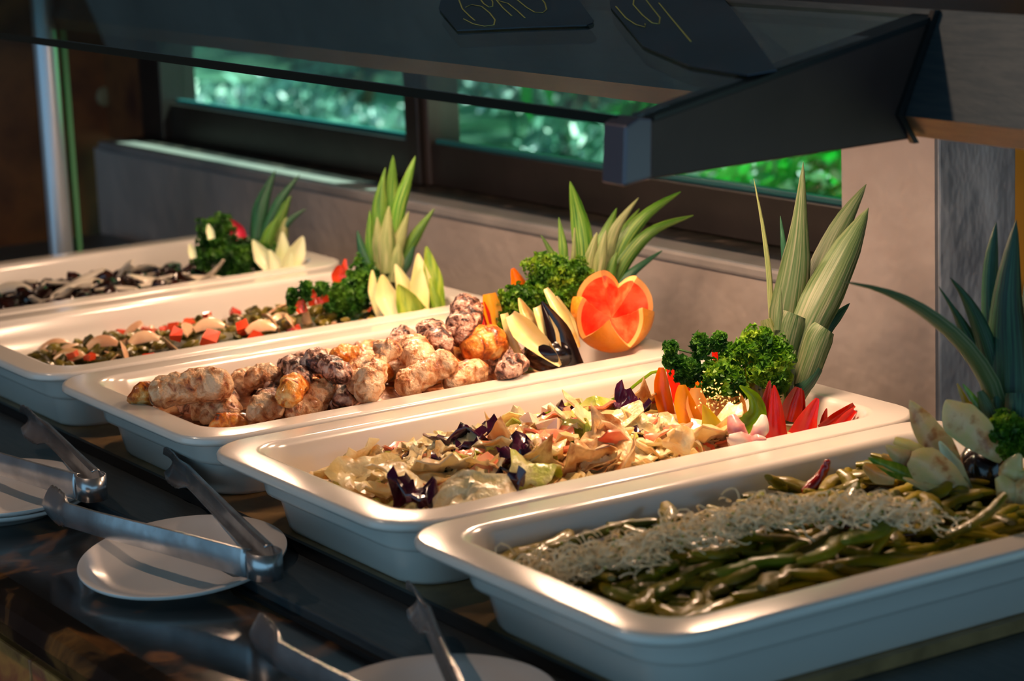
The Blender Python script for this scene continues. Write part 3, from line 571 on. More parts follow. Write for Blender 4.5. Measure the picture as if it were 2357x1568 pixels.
DR = [('big front drumstick with charred yellow tip at the left end of the pile', (150, 620), (610, 550), 42, 33, .006, CHK, 0, .05, .016),
 ('creamy chicken piece tucked under the big front drumstick', (430, 745), (640, 690), 25, 34, -.016, CHK, 0, 0, None),
 ('browned chicken scrap at the front rim beneath the pile', (470, 790), (690, 775), 18, 22, -.018, CHKB, 0, 0, None),
 ('plump browned drumstick end by the front rim', (700, 730), (860, 670), 30, 40, -.008, CHK, 0, 0, None),
 ('small round orange brown drumstick end', (900, 640), (950, 560), 26, 30, .010, CHKB, 0, 0, None),
 ('dark knuckle of a drumstick above the round orange end', (990, 545), (905, 450), 24, 26, .014, CHKD, 0, 0, None),
 ('drumstick with dark creamy knuckle pointing left above the pile', (1230, 520), (1010, 430), 22, 33, .018, CHKD, 0, .25, .026),
 ('flat browned chicken piece at the back wall of the pan', (1120, 420), (1340, 410), 22, 20, .008, CHKB, 0, 0, None),
 ('long drumstick with thin bone end pointing up in the middle', (1310, 640), (1460, 340), 30, 26, .002, CHK, 1, .42, .040),
 ('short speckled chicken piece left of the long middle drumstick', (1290, 590), (1350, 420), 30, 26, .006, CHK, 0, 0, .018),
 ('dark knuckle peeking out behind the long middle drumstick', (1460, 340), (1560, 280), 18, 28, .018, CHKD, 0, 0, .022),
 ('round pale creamy drumstick end right of the middle', (1640, 460), (1570, 360), 32, 34, .016, CHK, 0, 0, None),
 ('dark creamy knuckle behind the pale round piece', (1750, 360), (1660, 270), 26, 30, .022, CHKD, 0, 0, .026),
 ('tall upright drumstick knuckle sticking up highest from the pile', (1830, 330), (1890, 110), 28, 38, .022, CHKD, 0, .0, .052),
 ('diagonal drumstick reaching down to the front rim', (1500, 590), (1800, 430), 32, 36, .0, CHK, 0, .25, .018),
 ('wide flat golden thigh piece beside the parsley', (1850, 370), (2090, 330), 36, 36, .016, CHKB, 0, 0, None),
 ('creamy chicken piece by the rim below the golden thigh', (1770, 560), (1960, 480), 26, 32, .0, CHK, 0, 0, None),
 ('chicken piece at the right end next to the eggplant', (2050, 500), (2180, 450), 28, 30, .006, CHKD, 0, 0, None),
 ('creamy wide piece in the centre left of the pile', (990, 650), (1170, 610), 34, 36, -.004, CHK, 0, 0, None),
 ('small creamy chicken bit touching the front rim left of centre', (930, 725), (1090, 680), 20, 26, -.012, CHK, 0, 0, None),
 ('creamy scrap between the centre piece and the long drumstick', (1160, 660), (1280, 620), 24, 24, -.006, CHKD, 0, 0, None),
 ('speckled chicken piece behind the big front drumstick', (660, 540), (880, 520), 26, 28, .008, CHK, 0, 0, None)]
for i in range(34):
    x, y = R.uniform(-.075, .075), R.uniform(-.18, .13); a = R.uniform(0, 3.14); l_ = R.uniform(.024, .036); z = hf3(x, y)+.002
    p0, p1 = proj((PX[2]+x-l_*math.cos(a), y-l_*math.sin(a), z)), proj((PX[2]+x+l_*math.cos(a), y+l_*math.sin(a), z+.004))
    o = drum('creamy chicken piece in the lower layer of the chicken pan', p0, p1, R.uniform(30, 38), R.uniform(15, 20), z, R.choice((CHK, CHK, CHKB, CHKD)), zb=z+.006); o['group'] = 'lower layer of chicken pieces'
for lab, a, b, ra, rb, z, M_, kn_, ws, zb in DR: drum(lab, z7(*a), z7(*b), ra, rb, z, M_, kn_, ws, zb)
tag(obj('chicken_scrap', chunk((.016, .02, .01), 3, CHKB), None, loc=(PX[2]-.04, -.19, -.012)), 'charred yellow skin flap at the left tip of the front drumstick', 'chicken')
o = bpy.data.objects['chicken_scrap']; o.location = atz(345, 905, .008); o.scale = (.8, 1.0, 1.1)
# ------------------------------------------------------------------ garnishes
def parsley(label, blobs, d, M_=PARS, n=260, stems=(), root=None, sz=.0046, name='parsley_bunch'):
    c = P(blobs[0][0], blobs[0][1], d); t = root or thing(name, label, 'parsley', c); m_ = MB(); s = d/FPX; rs = random.Random(int(blobs[0][0]))
    n = int(n*1.5); tot = sum(b[2]*b[3] for b in blobs)
    for bx, by, rx, ry, *dd in blobs:
        cc = P(bx, by, d+(dd[0] if dd else 0)); k = int(n*len(blobs)*rx*ry/tot)
        for i in range(k):
            v = Vector((rs.gauss(0, 1), rs.gauss(0, 1), rs.gauss(0, 1))).normalized(); v *= (rs.random()**.4)*(.95+.75*noise.noise(v*2.2+Vector((bx*.13, by*.11, 0))))
            q = cc+_r*v.x*rx*s+_u*v.y*ry*s+_f*v.z*min(rx, ry)*s*.9
            nr = (v+Vector((rs.gauss(0, .4), rs.gauss(0, .4), rs.gauss(0, .4)))).normalized(); nr = _r*nr.x+_u*nr.y+_f*nr.z
            a = nr.orthogonal().normalized(); a = Matrix.Rotation(rs.uniform(0, 6.28), 3, nr) @ a; b = nr.cross(a); L_ = sz*rs.uniform(.6, 1.3)
            pts = [(0, -.7, -.2), (.55, -.15, .35), (1.0, .35, -.1), (.42, .42, .25), (.25, 1.0, -.25), (-.18, .5, .3), (-.75, .8, -.1), (-.5, .15, .35), (-.95, -.25, 0), (0, .1, -.1)]
            vs = [q+(a*x+b*y+nr*z)*L_ for x, y, z in pts]
            m_.add(vs, [(9, i_, (i_+1) % 9) for i_ in range(9)])
            if rs.random() < .12: m_.tube([q, cc+(q-cc)*.3-_u*.004], .0005, 4)
    for st in stems:
        m_.tube([P(x, y, d) for x, y in st], .0010, 6)
    o = part('leaves', m_.mesh('leaves', False), M_, t); o['kind'] = 'stuff'; return t
def crown(label, leaves, d, core=None):
    bx = sum(l[0][0][0] for l in leaves)/len(leaves); by = max(l[0][0][1] for l in leaves); base = P(bx, by, d)
    t = thing('pineapple_crown', label, 'pineapple crown', base)
    if core:
        cx, cy, r0, h = core; s = d/FPX; ax = [P(cx, cy, d)-_u*(h*s), P(cx, cy, d), P(cx, cy, d)+_u*(h*.7*s)]
        part('core', MB().tube(ax, [r0*s*1.05, r0*s, r0*s*.5], 14).mesh('core', True), CORE, t)
    for i, l in enumerate(leaves):
        pts, wd, M_ = l[0], l[1], l[2]; kw = l[3] if len(l) > 3 else {}
        petal('leaf', pts, [q*1.12 for q in wd], d, M_, t, cup=kw.pop('cup', -.34), thick=.0014, **kw)
    return t
d2 = dep(-.315, .205, .05)
crown('tall grey green pineapple crown rising behind the peppers of the salad pan', [
 ([(1778, 760, .02), (1773, 640, .02), (1757, 520, .015), (1735, 411, 0)], [14, 20, 16, 9, 1], PPALE, {'twist': 50}),
 ([(1808, 640, .03), (1803, 560, .03), (1796, 497, .03)], [14, 12, 1], PDARK),
 ([(1838, 800, .03), (1868, 680, .03), (1925, 540, .035), (1994, 424, .04)], [36, 50, 56, 40, 1], PGREY),
 ([(1803, 860, .01), (1812, 740, .01), (1836, 570, .005), (1849, 373, -.01)], [44, 66, 80, 62, 26, 1], PGREY),
 ([(1815, 880, -.01), (1862, 750, -.01), (1930, 610, 0), (1999, 478, .01)], [40, 70, 84, 62, 1], PGREY),
 ([(1880, 800, .01), (1908, 750, .01), (1956, 698, .02)], [14, 28, 24, 1], PDARK),
 ([(1830, 925, -.015), (1860, 850, -.02), (1884, 780, -.02), (1898, 755, -.02)], [30, 54, 60, 46], PGREY, {'blunt': 1}),
 ([(1832, 900, 0), (1868, 845, .01), (1912, 798, .02)], [18, 30, 22, 1], PDARK),
 ([(1800, 870, -.015), (1806, 800, -.018), (1818, 745, -.018), (1826, 722, -.018)], [36, 56, 62, 54], PGREY, {'blunt': 1}),
 ([(1790, 760, -.019), (1794, 710, -.019), (1797, 662, -.019)], [18, 14, 1], PGREY),
 ([(1790, 850, -.005), (1775, 780, -.008), (1762, 735, -.01)], [26, 34, 22], PPALE, {'blunt': 1}),
 ([(1812, 930, -.022), (1820, 860, -.024), (1831, 806, -.024)], [16, 18, 1], PGREY),
 ([(1820, 925, -.02), (1856, 880, -.02), (1882, 845, -.02)], [24, 36, 24], PDARK, {'blunt': 1})], d2, (1818, 915, 26, 60))
d1 = dep(-.0, .205, .06)
crown('dark green pineapple crown at the right edge above the eggplant cuts', [
 ([(2296, 1010, 0), (2281, 900, -.01), (2215, 795, -.03), (2120, 715, -.05), (2030, 670, -.07), (1933, 647, -.09)], [44, 52, 44, 36, 26, 12, 1], PGREY, {'twist': -35}),
 ([(2300, 900, .01), (2262, 770, .0), (2225, 690, -.01), (2187, 639, -.02)], [36, 42, 30, 14, 1], PDARK),
 ([(2296, 910, .015), (2245, 810, .01), (2205, 730, .0), (2160, 659, -.01)], [34, 46, 28, 10, 1], PDARK),
 ([(2300, 880, .02), (2283, 760, .02), (2280, 620, .02), (2293, 511, .015)], [28, 38, 38, 28, 1], PDARK),
 ([(2325, 1000, 0), (2322, 860, 0), (2318, 690, 0), (2339, 506, -.01)], [60, 88, 84, 50, 1], PDARK),
 ([(2365, 960, .02), (2370, 800, .02), (2362, 640, .03)], [60, 70, 40, 1], PDARK),
 ([(2350, 1040, -.02), (2352, 960, -.025), (2352, 905, -.025)], [50, 72, 66], PDARK, {'blunt': 1}),
 ([(2300, 1030, -.01), (2296, 950, -.012), (2290, 870, -.012)], [22, 34, 22, 1], PDARK),
 ([(2300, 1020, -.02), (2276, 950, -.02), (2256, 900, -.02)], [26, 32, 14], PGREY, {'blunt': 1})], d1, (2325, 1030, 28, 60))
d3 = dep(-.70, .215, .05)
crown('spreading bright green pineapple crown behind the grapefruit', [
 ([(1345, 640, 0), (1342, 560, 0), (1330, 490, 0), (1312, 417, -.01)], [30, 46, 42, 26, 1], PLIT),
 ([(1300, 640, .0), (1296, 570, 0), (1286, 500, 0)], [14, 20, 1], PLIT),
 ([(1290, 640, 0), (1270, 585, 0), (1245, 541, 0)], [12, 14, 1], PLIT),
 ([(1316, 640, -.02), (1320, 580, -.02), (1323, 524, -.02)], [10, 9, 3], PPALE),
 ([(1365, 640, .02), (1388, 560, .02), (1420, 478, .03)], [26, 36, 1], PLIT),
 ([(1396, 620, 0), (1416, 530, 0), (1470, 455, 0)], [22, 24, 1], PPALE),
 ([(1404, 640, .03), (1434, 545, .03), (1472, 480, .04)], [24, 28, 1], PLIT),
 ([(1402, 660, .01), (1436, 565, .01), (1488, 494, .01), (1567, 441, .02)], [22, 30, 30, 20, 2], PLIT),
 ([(1400, 680, 0), (1442, 596, 0), (1505, 530, 0), (1596, 496, .01)], [22, 30, 28, 18, 2], PLIT),
 ([(1392, 700, 0), (1450, 632, 0), (1524, 577, .01)], [16, 20, 2], PDARK),
 ([(1352, 640, -.015), (1360, 590, -.015), (1374, 535, -.015)], [22, 26, 2], PPALE),
 ([(1372, 660, -.02), (1382, 600, -.02), (1395, 530, -.02)], [24, 30, 2], PPALE),
 ([(1384, 690, -.01), (1402, 630, -.01), (1420, 580, -.01)], [26, 30, 2], PLIT),
 ([(1388, 700, .01), (1420, 640, .01), (1450, 590, .02)], [30, 34, 2], PDARK)], d3, (1375, 700, 26, 40))
d4 = dep(-.985, .195, .05)
crown('upright pineapple crown with pale base in the fourth pan', [
 ([(898, 590, .01), (903, 520, .01), (902, 440, .01), (905, 357, 0)], [26, 38, 40, 24, 1], PLIT),
 ([(906, 570, .0), (918, 480, 0), (936, 420, 0), (956, 359, 0)], [24, 30, 28, 18, 1], PLIT),
 ([(883, 590, .0), (874, 500, 0), (877, 440, 0), (887, 386, 0)], [26, 38, 30, 14, 1], PLIT),
 ([(872, 640, 0), (853, 570, 0), (851, 484, 0)], [22, 24, 1], PLIT),
 ([(872, 660, 0), (838, 590, 0), (822, 531, 0)], [20, 24, 2], PDARK),
 ([(920, 610, 0), (955, 545, 0), (1000, 480, 0)], [22, 26, 1], PLIT),
 ([(904, 610, -.01), (920, 550, -.01), (941, 486, -.01)], [26, 28, 1], PPALE),
 ([(892, 630, -.02), (890, 560, -.02), (895, 474, -.02)], [30, 38, 2], PPALE),
 ([(878, 620, -.015), (872, 560, -.015), (868, 499, -.015)], [26, 28, 2], PPALE),
 ([(910, 640, -.005), (935, 600, 0), (957, 545, 0)], [26, 28, 2], PDARK),
 ([(905, 650, -.02), (912, 600, -.02), (918, 560, -.02)], [34, 34, 6], PPALE)], d4, (893, 640, 24, 50))
d5 = dep(-1.30, .185, .05)
crown('small dark pineapple crown in the farthest pan', [
 ([(588, 570, 0), (600, 480, 0), (634, 392, 0)], [24, 34, 1], PDARK), ([(598, 570, 0), (640, 470, 0), (690, 402, 0)], [18, 22, 1], PDARK),
 ([(612, 575, 0), (645, 500, 0), (670, 450, 0)], [22, 26, 1], PLIT), ([(622, 580, 0), (660, 515, 0), (705, 480, 0)], [16, 16, 1], PDARK),
 ([(592, 570, .01), (596, 500, .01), (608, 442, .01)], [22, 24, 1], PDARK), ([(630, 590, 0), (648, 540, 0), (660, 500, 0)], [26, 30, 2], PPALE),
 ([(605, 590, -.01), (620, 540, -.01), (640, 500, -.01)], [24, 26, 2], PLIT)], d5, (610, 590, 22, 30))
parsley('curly parsley bunch and white petals beside the crown of the farthest pan', [(495, 535, 42, 38), (545, 585, 62, 42), (470, 590, 30, 30), (600, 590, 40, 30), (540, 625, 60, 16)], dep(-1.30, .15, .03), PARSD, 330)
parsley('curly parsley bunch left of the pineapple crown in the fourth pan', [(835, 655, 38, 58), (800, 690, 45, 42), (770, 700, 26, 30)], dep(-.965, .165, .03), PARSD, 300)
parsley('small flat parsley sprig standing in the chopped greens', [(672, 685, 10, 28), (702, 670, 12, 22), (740, 665, 16, 10)], dep(-.96, .11, .02), PARSD, 40, stems=[[(675, 720), (672, 690)], [(700, 715), (702, 670)], [(740, 690), (735, 665)]], sz=.006)
parsley('large bright curly parsley bunch behind the eggplant of the chicken pan', [(1265, 625, 55, 42), (1320, 640, 48, 42), (1250, 680, 60, 42), (1190, 690, 48, 26), (1290, 690, 50, 36), (1160, 730, 18, 30), (1200, 700, 40, 40), (1160, 752, 18, 22)], dep(-.665, .185, .04), PARS, 300)
parsley('dark curly parsley bunch in front of the tall crown in the salad pan', [(1745, 790, 44, 34), (1790, 830, 36, 46), (1760, 850, 46, 40), (1700, 815, 36, 26), (1660, 870, 52, 46), (1690, 895, 34, 26), (1795, 870, 26, 34)], dep(-.30, .165, .05), PARS, 300, stems=[[(1800, 880), (1810, 925)]])
parsley('loose parsley sprig with bare stems reaching left over the peppers', [(1545, 800, 14, 12), (1560, 835, 26, 14), (1612, 795, 18, 28), (1585, 850, 34, 26), (1655, 785, 16, 20), (1580, 868, 22, 16), (1540, 825, 10, 8)], dep(-.31, .15, .045), PARSD, 130, stems=[[(1700, 850), (1640, 835), (1590, 812), (1545, 800)], [(1610, 822), (1614, 800)], [(1655, 830), (1657, 792)], [(1600, 820), (1590, 850)]])
parsley('bright parsley tuft under the dark crown at the right edge', [(2310, 985, 28, 34), (2345, 1000, 26, 36), (2330, 1030, 30, 24)], dep(.03, .175, .03), PARS, 260)
# peppers of the salad pan
def b2(px, py, z=-.008): return dep(*atz(px, py, z))
PL_ = [('orange_pepper_slice', 'tall orange pepper slice at the left of the pepper garnish', [(1538, 965), (1524, 900), (1522, 846)], [34, 40, 34, 12], ORA, -.315, .12),
 ('red_pepper_slice', 'broad red pepper slice behind the orange one', [(1580, 950), (1565, 890), (1540, 838)], [44, 50, 40, 16], RED, -.33, .145),
 ('red_pepper_slice', 'red pepper tip showing through the parsley', [(1665, 850), (1650, 815), (1648, 790)], [30, 24, 8], RED, -.32, .165),
 ('orange_pepper_slice', 'orange pepper slice in the middle behind the seeds', [(1640, 960), (1620, 900), (1600, 850)], [60, 54, 20], ORA, -.315, .145),
 ('yellow_pepper_slice', 'yellow orange curved pepper petal in front of the tall orange slice', [(1592, 975), (1574, 925), (1570, 886)], [60, 46, 16], YELP, -.28, .115),
 ('yellow_pepper_slice', 'pale yellow open pepper petal holding seeds', [(1620, 975), (1604, 930), (1602, 893)], [54, 52, 22], PALEP, -.275, .125),
 ('yellow_pepper_slice', 'wide pale yellow pepper hollow behind the green tips', [(1680, 985), (1670, 930), (1650, 880)], [90, 90, 50], PALEP, -.27, .15),
 ('yellow_pepper_slice', 'yellow pointed pepper petal with green tip at the front', [(1645, 1025), (1636, 975), (1618, 931)], [70, 62, 30, 2], YGR, -.235, .105),
 ('green_pepper_slice', 'bright green curled pepper petal with pointed tip', [(1712, 985), (1742, 955), (1735, 915), (1702, 888)], [52, 46, 28, 4], GRN, -.245, .13),
 ('green_pepper_slice', 'tall olive green pepper slice behind the curled green one', [(1752, 950), (1742, 885), (1722, 832)], [44, 50, 40, 14], OLV, -.27, .155),
 ('red_pepper_slice', 'dark sided red pepper slice right of the green one', [(1764, 965), (1766, 920), (1772, 876)], [30, 32, 18, 4], REDD, -.25, .155),
 ('red_pepper_slice', 'bright red pointed pepper slice at the front rim', [(1788, 1012), (1786, 950), (1782, 887)], [54, 42, 28, 4], RED, -.21, .125),
 ('red_pepper_slice', 'dark orange pepper slice under the crown', [(1816, 970), (1826, 930), (1838, 892)], [50, 46, 16], REDD, -.25, .175),
 ('red_pepper_slice', 'small deep red slice standing under the crown base', [(1842, 960), (1842, 925), (1846, 898)], [26, 24, 8], REDD, -.25, .19),
 ('red_pepper_slice', 'wide red triangular pepper slice leaning right by the rim', [(1846, 1005), (1862, 960), (1882, 917)], [68, 52, 30, 8], RED, -.21, .16),
 ('red_pepper_slice', 'thin dark red slice standing against the far pan wall', [(1894, 985), (1898, 960), (1903, 940)], [20, 14, 2], REDD, -.235, .205),
 ('red_pepper_slice', 'long dark red slice leaning toward the far corner', [(1890, 990), (1925, 962), (1966, 932)], [26, 26, 12], REDD, -.225, .205),
 ('red_pepper_slice', 'short red slice lying in front of the long leaning one', [(1930, 985), (1950, 962), (1967, 944)], [28, 26, 16], RED, -.215, .21)]
for nm, lab, pts, wd, M_, x, y in PL_:
    x = max(x-.02, -.44); base = dep(x, y, 0)
    solo(nm, lab, 'pepper', [(a, b, 0) for a, b in pts], wd, base, [M_, M_, M_], cup=.3, thick=.004)
m_ = MB(); rs = random.Random(5); dd = dep(-.28, .14, 0)-.004
for i in range(90):
    c = P(rs.gauss(1648, 22), rs.gauss(925, 22), dd-rs.uniform(0, .004)); vs, fs = blob(c, (.0017, .0010, .0007), (8, 5), rot=Matrix.Rotation(rs.uniform(0, 3), 3, _f)); m_.add(vs, fs)
o = obj('pepper_seeds', m_.mesh('seeds', True), SEED); o['kind'] = 'stuff'; tag(o, 'cluster of pale pepper seeds inside the yellow pepper', 'seeds')
m_ = MB(); pts = [(1535, 852), (1500, 858), (1470, 880), (1440, 905), (1400, 925), (1330, 932), (1280, 945), (1240, 958)]
m_.tube([P(a, b, dep(-.37, .15-.03*i/2, 0)+.012*i*.3) for i, (a, b) in enumerate(pts)], .0014, 6)
tag(obj('green_strand', m_.mesh('strand', True), GRN), 'thin yellow green vegetable strand arching over the back of the salad', 'strand')
t = thing('radish_flower', 'radish cut into white petals with pink skin at the front rim of the salad pan', 'radish', P(1715, 1010, dep(-.2, .09, 0)))
dr = dep(-.205, .10, 0)
for pts, wd in (([(1712, 1012, 0), (1694, 985, -.002), (1684, 955, .004)], [30, 44, 18]), ([(1735, 1010, 0), (1752, 985, 0), (1758, 955, .004)], [24, 40, 12]), ([(1728, 1022, -.004), (1702, 1016, -.010), (1676, 1008, -.012)], [40, 46, 14]), ([(1728, 1024, -.004), (1746, 1016, -.01), (1764, 1012, -.01)], [36, 34, 10])):
    petal('petal', pts, wd, dr, [RADW, RADR, RADR], t, cup=-.3, thick=.004)
solo('radish_slice', 'magenta edged radish slice beside the tall orange pepper', 'radish', [(1512, 955, 0), (1506, 930, 0), (1500, 908, 0)], [22, 30, 14], dep(-.36, .11, 0), [RADR, RADR, RADR])
# grapefruit
def grapefruit():
    d = dep(-.60, .185, .03); c = P(1410, 716, d); Rr = 97*d/FPX; N = 100
    ax = (-_f*.80+Vector((0, 0, 1))*.66+_r*.06).normalized(); a1 = ax.cross(_r).normalized()*-1; b1 = ax.cross(a1)
    t = thing('grapefruit_flower', 'pink grapefruit half cut into pointed petals next to the crown', 'grapefruit', c)
    def pt(th, la, r_): return c+(a1*math.cos(th)+b1*math.sin(th))*(math.cos(la)*r_)+ax*(math.sin(la)*r_)
    def rim(th):
        u = (th/(2*math.pi)*5+.66) % 1; tri = 1-abs(2*u-1); return math.radians(-15+58*tri**.85)
    vs = []; rows = 14
    for j in range(N):
        th = 2*math.pi*j/N; la1 = rim(th)
        for i in range(rows): la = -math.pi/2+(la1+math.pi/2)*i/(rows-1); vs.append(pt(th, la, Rr))
    fs = [(j*rows+i, ((j+1) % N)*rows+i, ((j+1) % N)*rows+i+1, j*rows+i+1) for j in range(N) for i in range(rows-1)]
    part('rind', mesh('rind', vs, fs), GRS, t)
    core = c-ax*Rr*.30
    for nm, ra, rb, M_ in (('pith', 1.0, .88, GRP), ('flesh', .88, 0, GRF)):
        vs = []; fs = []; K = 2 if nm == 'pith' else 12
        for j in range(N):
            th = 2*math.pi*j/N; p = pt(th, rim(th), Rr)
            for i in range(K):
                f = ra+(rb-ra)*i/(K-1); q = core.lerp(p, f)
                if nm == 'flesh' and 0 < i < K-1: q = q+ax*(.0016*noise.noise(q*260))+ax*(-.003*math.sin(math.pi*f))
                vs.append(q)
        fs = [(j*K+i, j*K+i+1, ((j+1) % N)*K+i+1, ((j+1) % N)*K+i)[::-1] for j in range(N) for i in range(K-1)]
        part(nm, mesh(nm, vs, fs), M_, t)
grapefruit()
# eggplant and fruit of the chicken pan
de = dep(-.575, .13, .02)
t = thing('eggplant_flower', 'dark eggplant cut into cream petals at the end of the chicken pan', 'eggplant', P(1262, 840, de))
vs, fs = blob(P(1268, 815, de+.006), (66*de/FPX, .022, 44*de/FPX), (24, 16), rot=Matrix((_r, _f, _u)).transposed()); part('body', mesh('body', vs, fs), EGGS, t)
for pts, wd, ms in (([(1200, 828, .0), (1176, 775, -.002), (1160, 722, 0)], [10, 24, 18], [EGGY, EGGS, EGGY]),
                    ([(1290, 842, -.014), (1250, 800, -.014), (1205, 760, -.012), (1175, 724, -.006)], [8, 44, 58, 24], [EGGY, EGGS, EGGY]),
                    ([(1278, 800, .0), (1225, 745, .0), (1194, 686, .004)], [60, 42, 4], [EGGY, EGGS, EGGY]),
                    ([(1288, 835, -.012), (1266, 770, -.010), (1236, 706, -.004)], [12, 44, 20], [EGGY, EGGS, EGGY]),
                    ([(1312, 845, -.010), (1285, 765, -.012), (1247, 694, -.008)], [66, 56, 4], [EGGS, EGGS, EGGS]),
                    ([(1328, 790, -.006), (1295, 730, -.004), (1256, 664, .0)], [10, 34, 12], [EGGY, EGGS, EGGY]),
                    ([(1332, 800, .0), (1312, 740, .002), (1280, 682, .004)], [8, 24, 6], [EGGY, EGGS, EGGY])):
    petal('petal', pts, wd, de, ms, t, cup=.3, thick=.003)
for lab, pts, wd, M_, d_, cat in (('orange papaya wedge tip above the parsley of the chicken pan', [(1204, 680, 0), (1192, 650, 0), (1180, 618, 0)], [46, 34, 8], ORA, dep(-.70, .17, .05), 'papaya'),
      ('amber papaya wedge left of the parsley in the chicken pan', [(1142, 760, 0), (1134, 715, 0), (1126, 676, 0)], [30, 44, 30], YELP, dep(-.68, .15, .03), 'papaya'),
      ('red and orange fruit wedge right of the tallest drumstick', [(1126, 765, -.004), (1112, 725, -.004), (1104, 698, -.004)], [20, 34, 24], RED, dep(-.69, .14, .03), 'papaya')):
    solo('papaya_wedge', lab, cat, pts, wd, d_, [M_, M_, RED], cup=.3, thick=.005)
# melon flower, fourth pan
dm = dep(-.925, .175, .01)
t = thing('melon_flower', 'pale yellow melon cut into petals with green rind in the fourth pan', 'melon', P(945, 722, dm))
for pts, wd, ms in (([(876, 728, .0), (860, 670, 0), (857, 622, 0)], [20, 26, 4], [MELF, MELR, MELR]), ([(908, 728, -.01), (888, 680, -.01), (880, 632, -.01)], [36, 54, 6], [MELF, MELR, MELR]),
                    ([(945, 722, .01), (930, 660, .01), (910, 608, .01)], [50, 40, 4], [MELF, MELR, MELR]), ([(950, 724, -.014), (934, 690, -.014), (916, 655, -.014)], [70, 50, 4], [MELR, MELR, MELR]),
                    ([(978, 722, .0), (970, 650, 0), (962, 583, 0)], [60, 52, 4], [MELF, MELR, MELR]), ([(1004, 716, .0), (996, 640, 0), (981, 567, 0)], [44, 46, 4], [MELR, MELR, MELR]),
                    ([(962, 724, -.006), (966, 670, -.006), (970, 618, -.006)], [50, 44, 5], [MELF, MELR, MELR]), ([(1012, 715, -.008), (1002, 690, -.01), (990, 640, -.01)], [26, 24, 4], [MELR, MELR, MELR])):
    petal('petal', pts, wd, dm, ms, t, cup=.3, thick=.004)
for lab, px, py, wd, hh, x, y in (('red tomato petal behind the parsley of the fourth pan', 786, 655, 40, 44, -.98, .18), ('dark red tomato piece left of the parsley in the fourth pan', 735, 700, 50, 36, -.95, .14), ('red tomato chunk under the small parsley sprig', 697, 720, 26, 32, -.95, .115), ('thin red tomato tip beside the pineapple crown of the fourth pan', 797, 640, 16, 44, -.99, .19)):
    solo('tomato_piece', lab, 'tomato', [(px, py, 0), (px-4, py-hh*.5, 0), (px-2, py-hh, 0)], [wd*.9, wd, wd*.3], dep(x, y, 0), [TOM, RED, RED], cup=.3, thick=.004)
# gourd flower and radish, farthest pan
dz = dep(-1.24, .19, .0)
t = thing('gourd_flower', 'pale gourd cut into pointed petals in the farthest pan', 'gourd', P(645, 618, dz))
for pts, wd, ms in (([(628, 622, 0), (604, 590, 0), (582, 552, 0)], [30, 42, 4], [ZUCF, ZUCF, ZUCF]), ([(648, 622, .01), (652, 580, .01), (650, 534, .01)], [40, 36, 4], [ZUCF, ZUCF, MELR]),
                    ([(664, 622, 0), (684, 580, 0), (697, 544, 0)], [40, 42, 4], [ZUCF, MELR, MELR]), ([(640, 624, -.01), (632, 600, -.01), (620, 575, -.01)], [30, 26, 4], [ZUCF, ZUCF, ZUCF]), ([(660, 624, -.01), (664, 600, -.01), (670, 580, -.01)], [30, 26, 4], [ZUCF, ZUCF, ZUCF])):
    petal('petal', pts, wd, dz, ms, t, cup=.3, thick=.003)
solo('radish_slice', 'red skinned radish piece above the parsley of the farthest pan', 'radish', [(552, 555, 0), (545, 530, 0), (528, 508, 0)], [36, 34, 10], dep(-1.31, .15, .05), [RADR, RADR, RADW], cup=.4)
for lab, px, py in (('white petal sticking out of the parsley at upper left of the farthest pan', 487, 550), ('white petal at the lower left of the farthest parsley bunch', 445, 595)):
    solo('white_petal', lab, 'petal', [(px, py, 0), (px-4, py-18, 0), (px-8, py-34, 0)], [16, 18, 4], dep(-1.26, .13, .03), [ZUCF, ZUCF, ZUCF])
# eggplant cuts, nearest pan
da = dep(-.01, .145, .02); d0 = dep(.0, .125, .01)
t = thing('eggplant_flower', 'large eggplant cut with speckled cream petals and black skin under the right hand crown', 'eggplant', P(2250, 1130, da))
vs, fs = blob(P(2262, 1085, da+.014), (58*da/FPX, .024, 76*da/FPX), (24, 16), rot=Matrix((_r, _f, _u)).transposed()); part('body', mesh('body', vs, fs), EGGS, t)
for pts, wd, ms in (([(2196, 1070, .004), (2140, 1000, .0), (2094, 921, .0)], [40, 74, 56, 2], [EGGF, MELR, MELR]), ([(2306, 1062, -.016), (2250, 1000, -.02), (2205, 960, -.02), (2177, 921, -.018)], [14, 84, 90, 4], [EGGF, EGGS, MELR]),
                    ([(2282, 1035, .004), (2240, 960, .0), (2203, 883, 0)], [20, 26, 3], [YELP, EGGS, MELR]), ([(2302, 1030, .004), (2262, 950, .0), (2216, 884, 0)], [20, 26, 3], [MELR, EGGS, MELR]),
                    ([(2290, 1020, .003), (2255, 960, 0), (2232, 925, 0)], [10, 14, 3], [RED, RED, RED])):
    petal('petal', pts, wd, da, ms, t, cup=.22, thick=.003)
t = thing('eggplant_flower', 'low spreading eggplant cut with pale green tinted petals lying on the beans', 'eggplant', P(2220, 1140, d0))
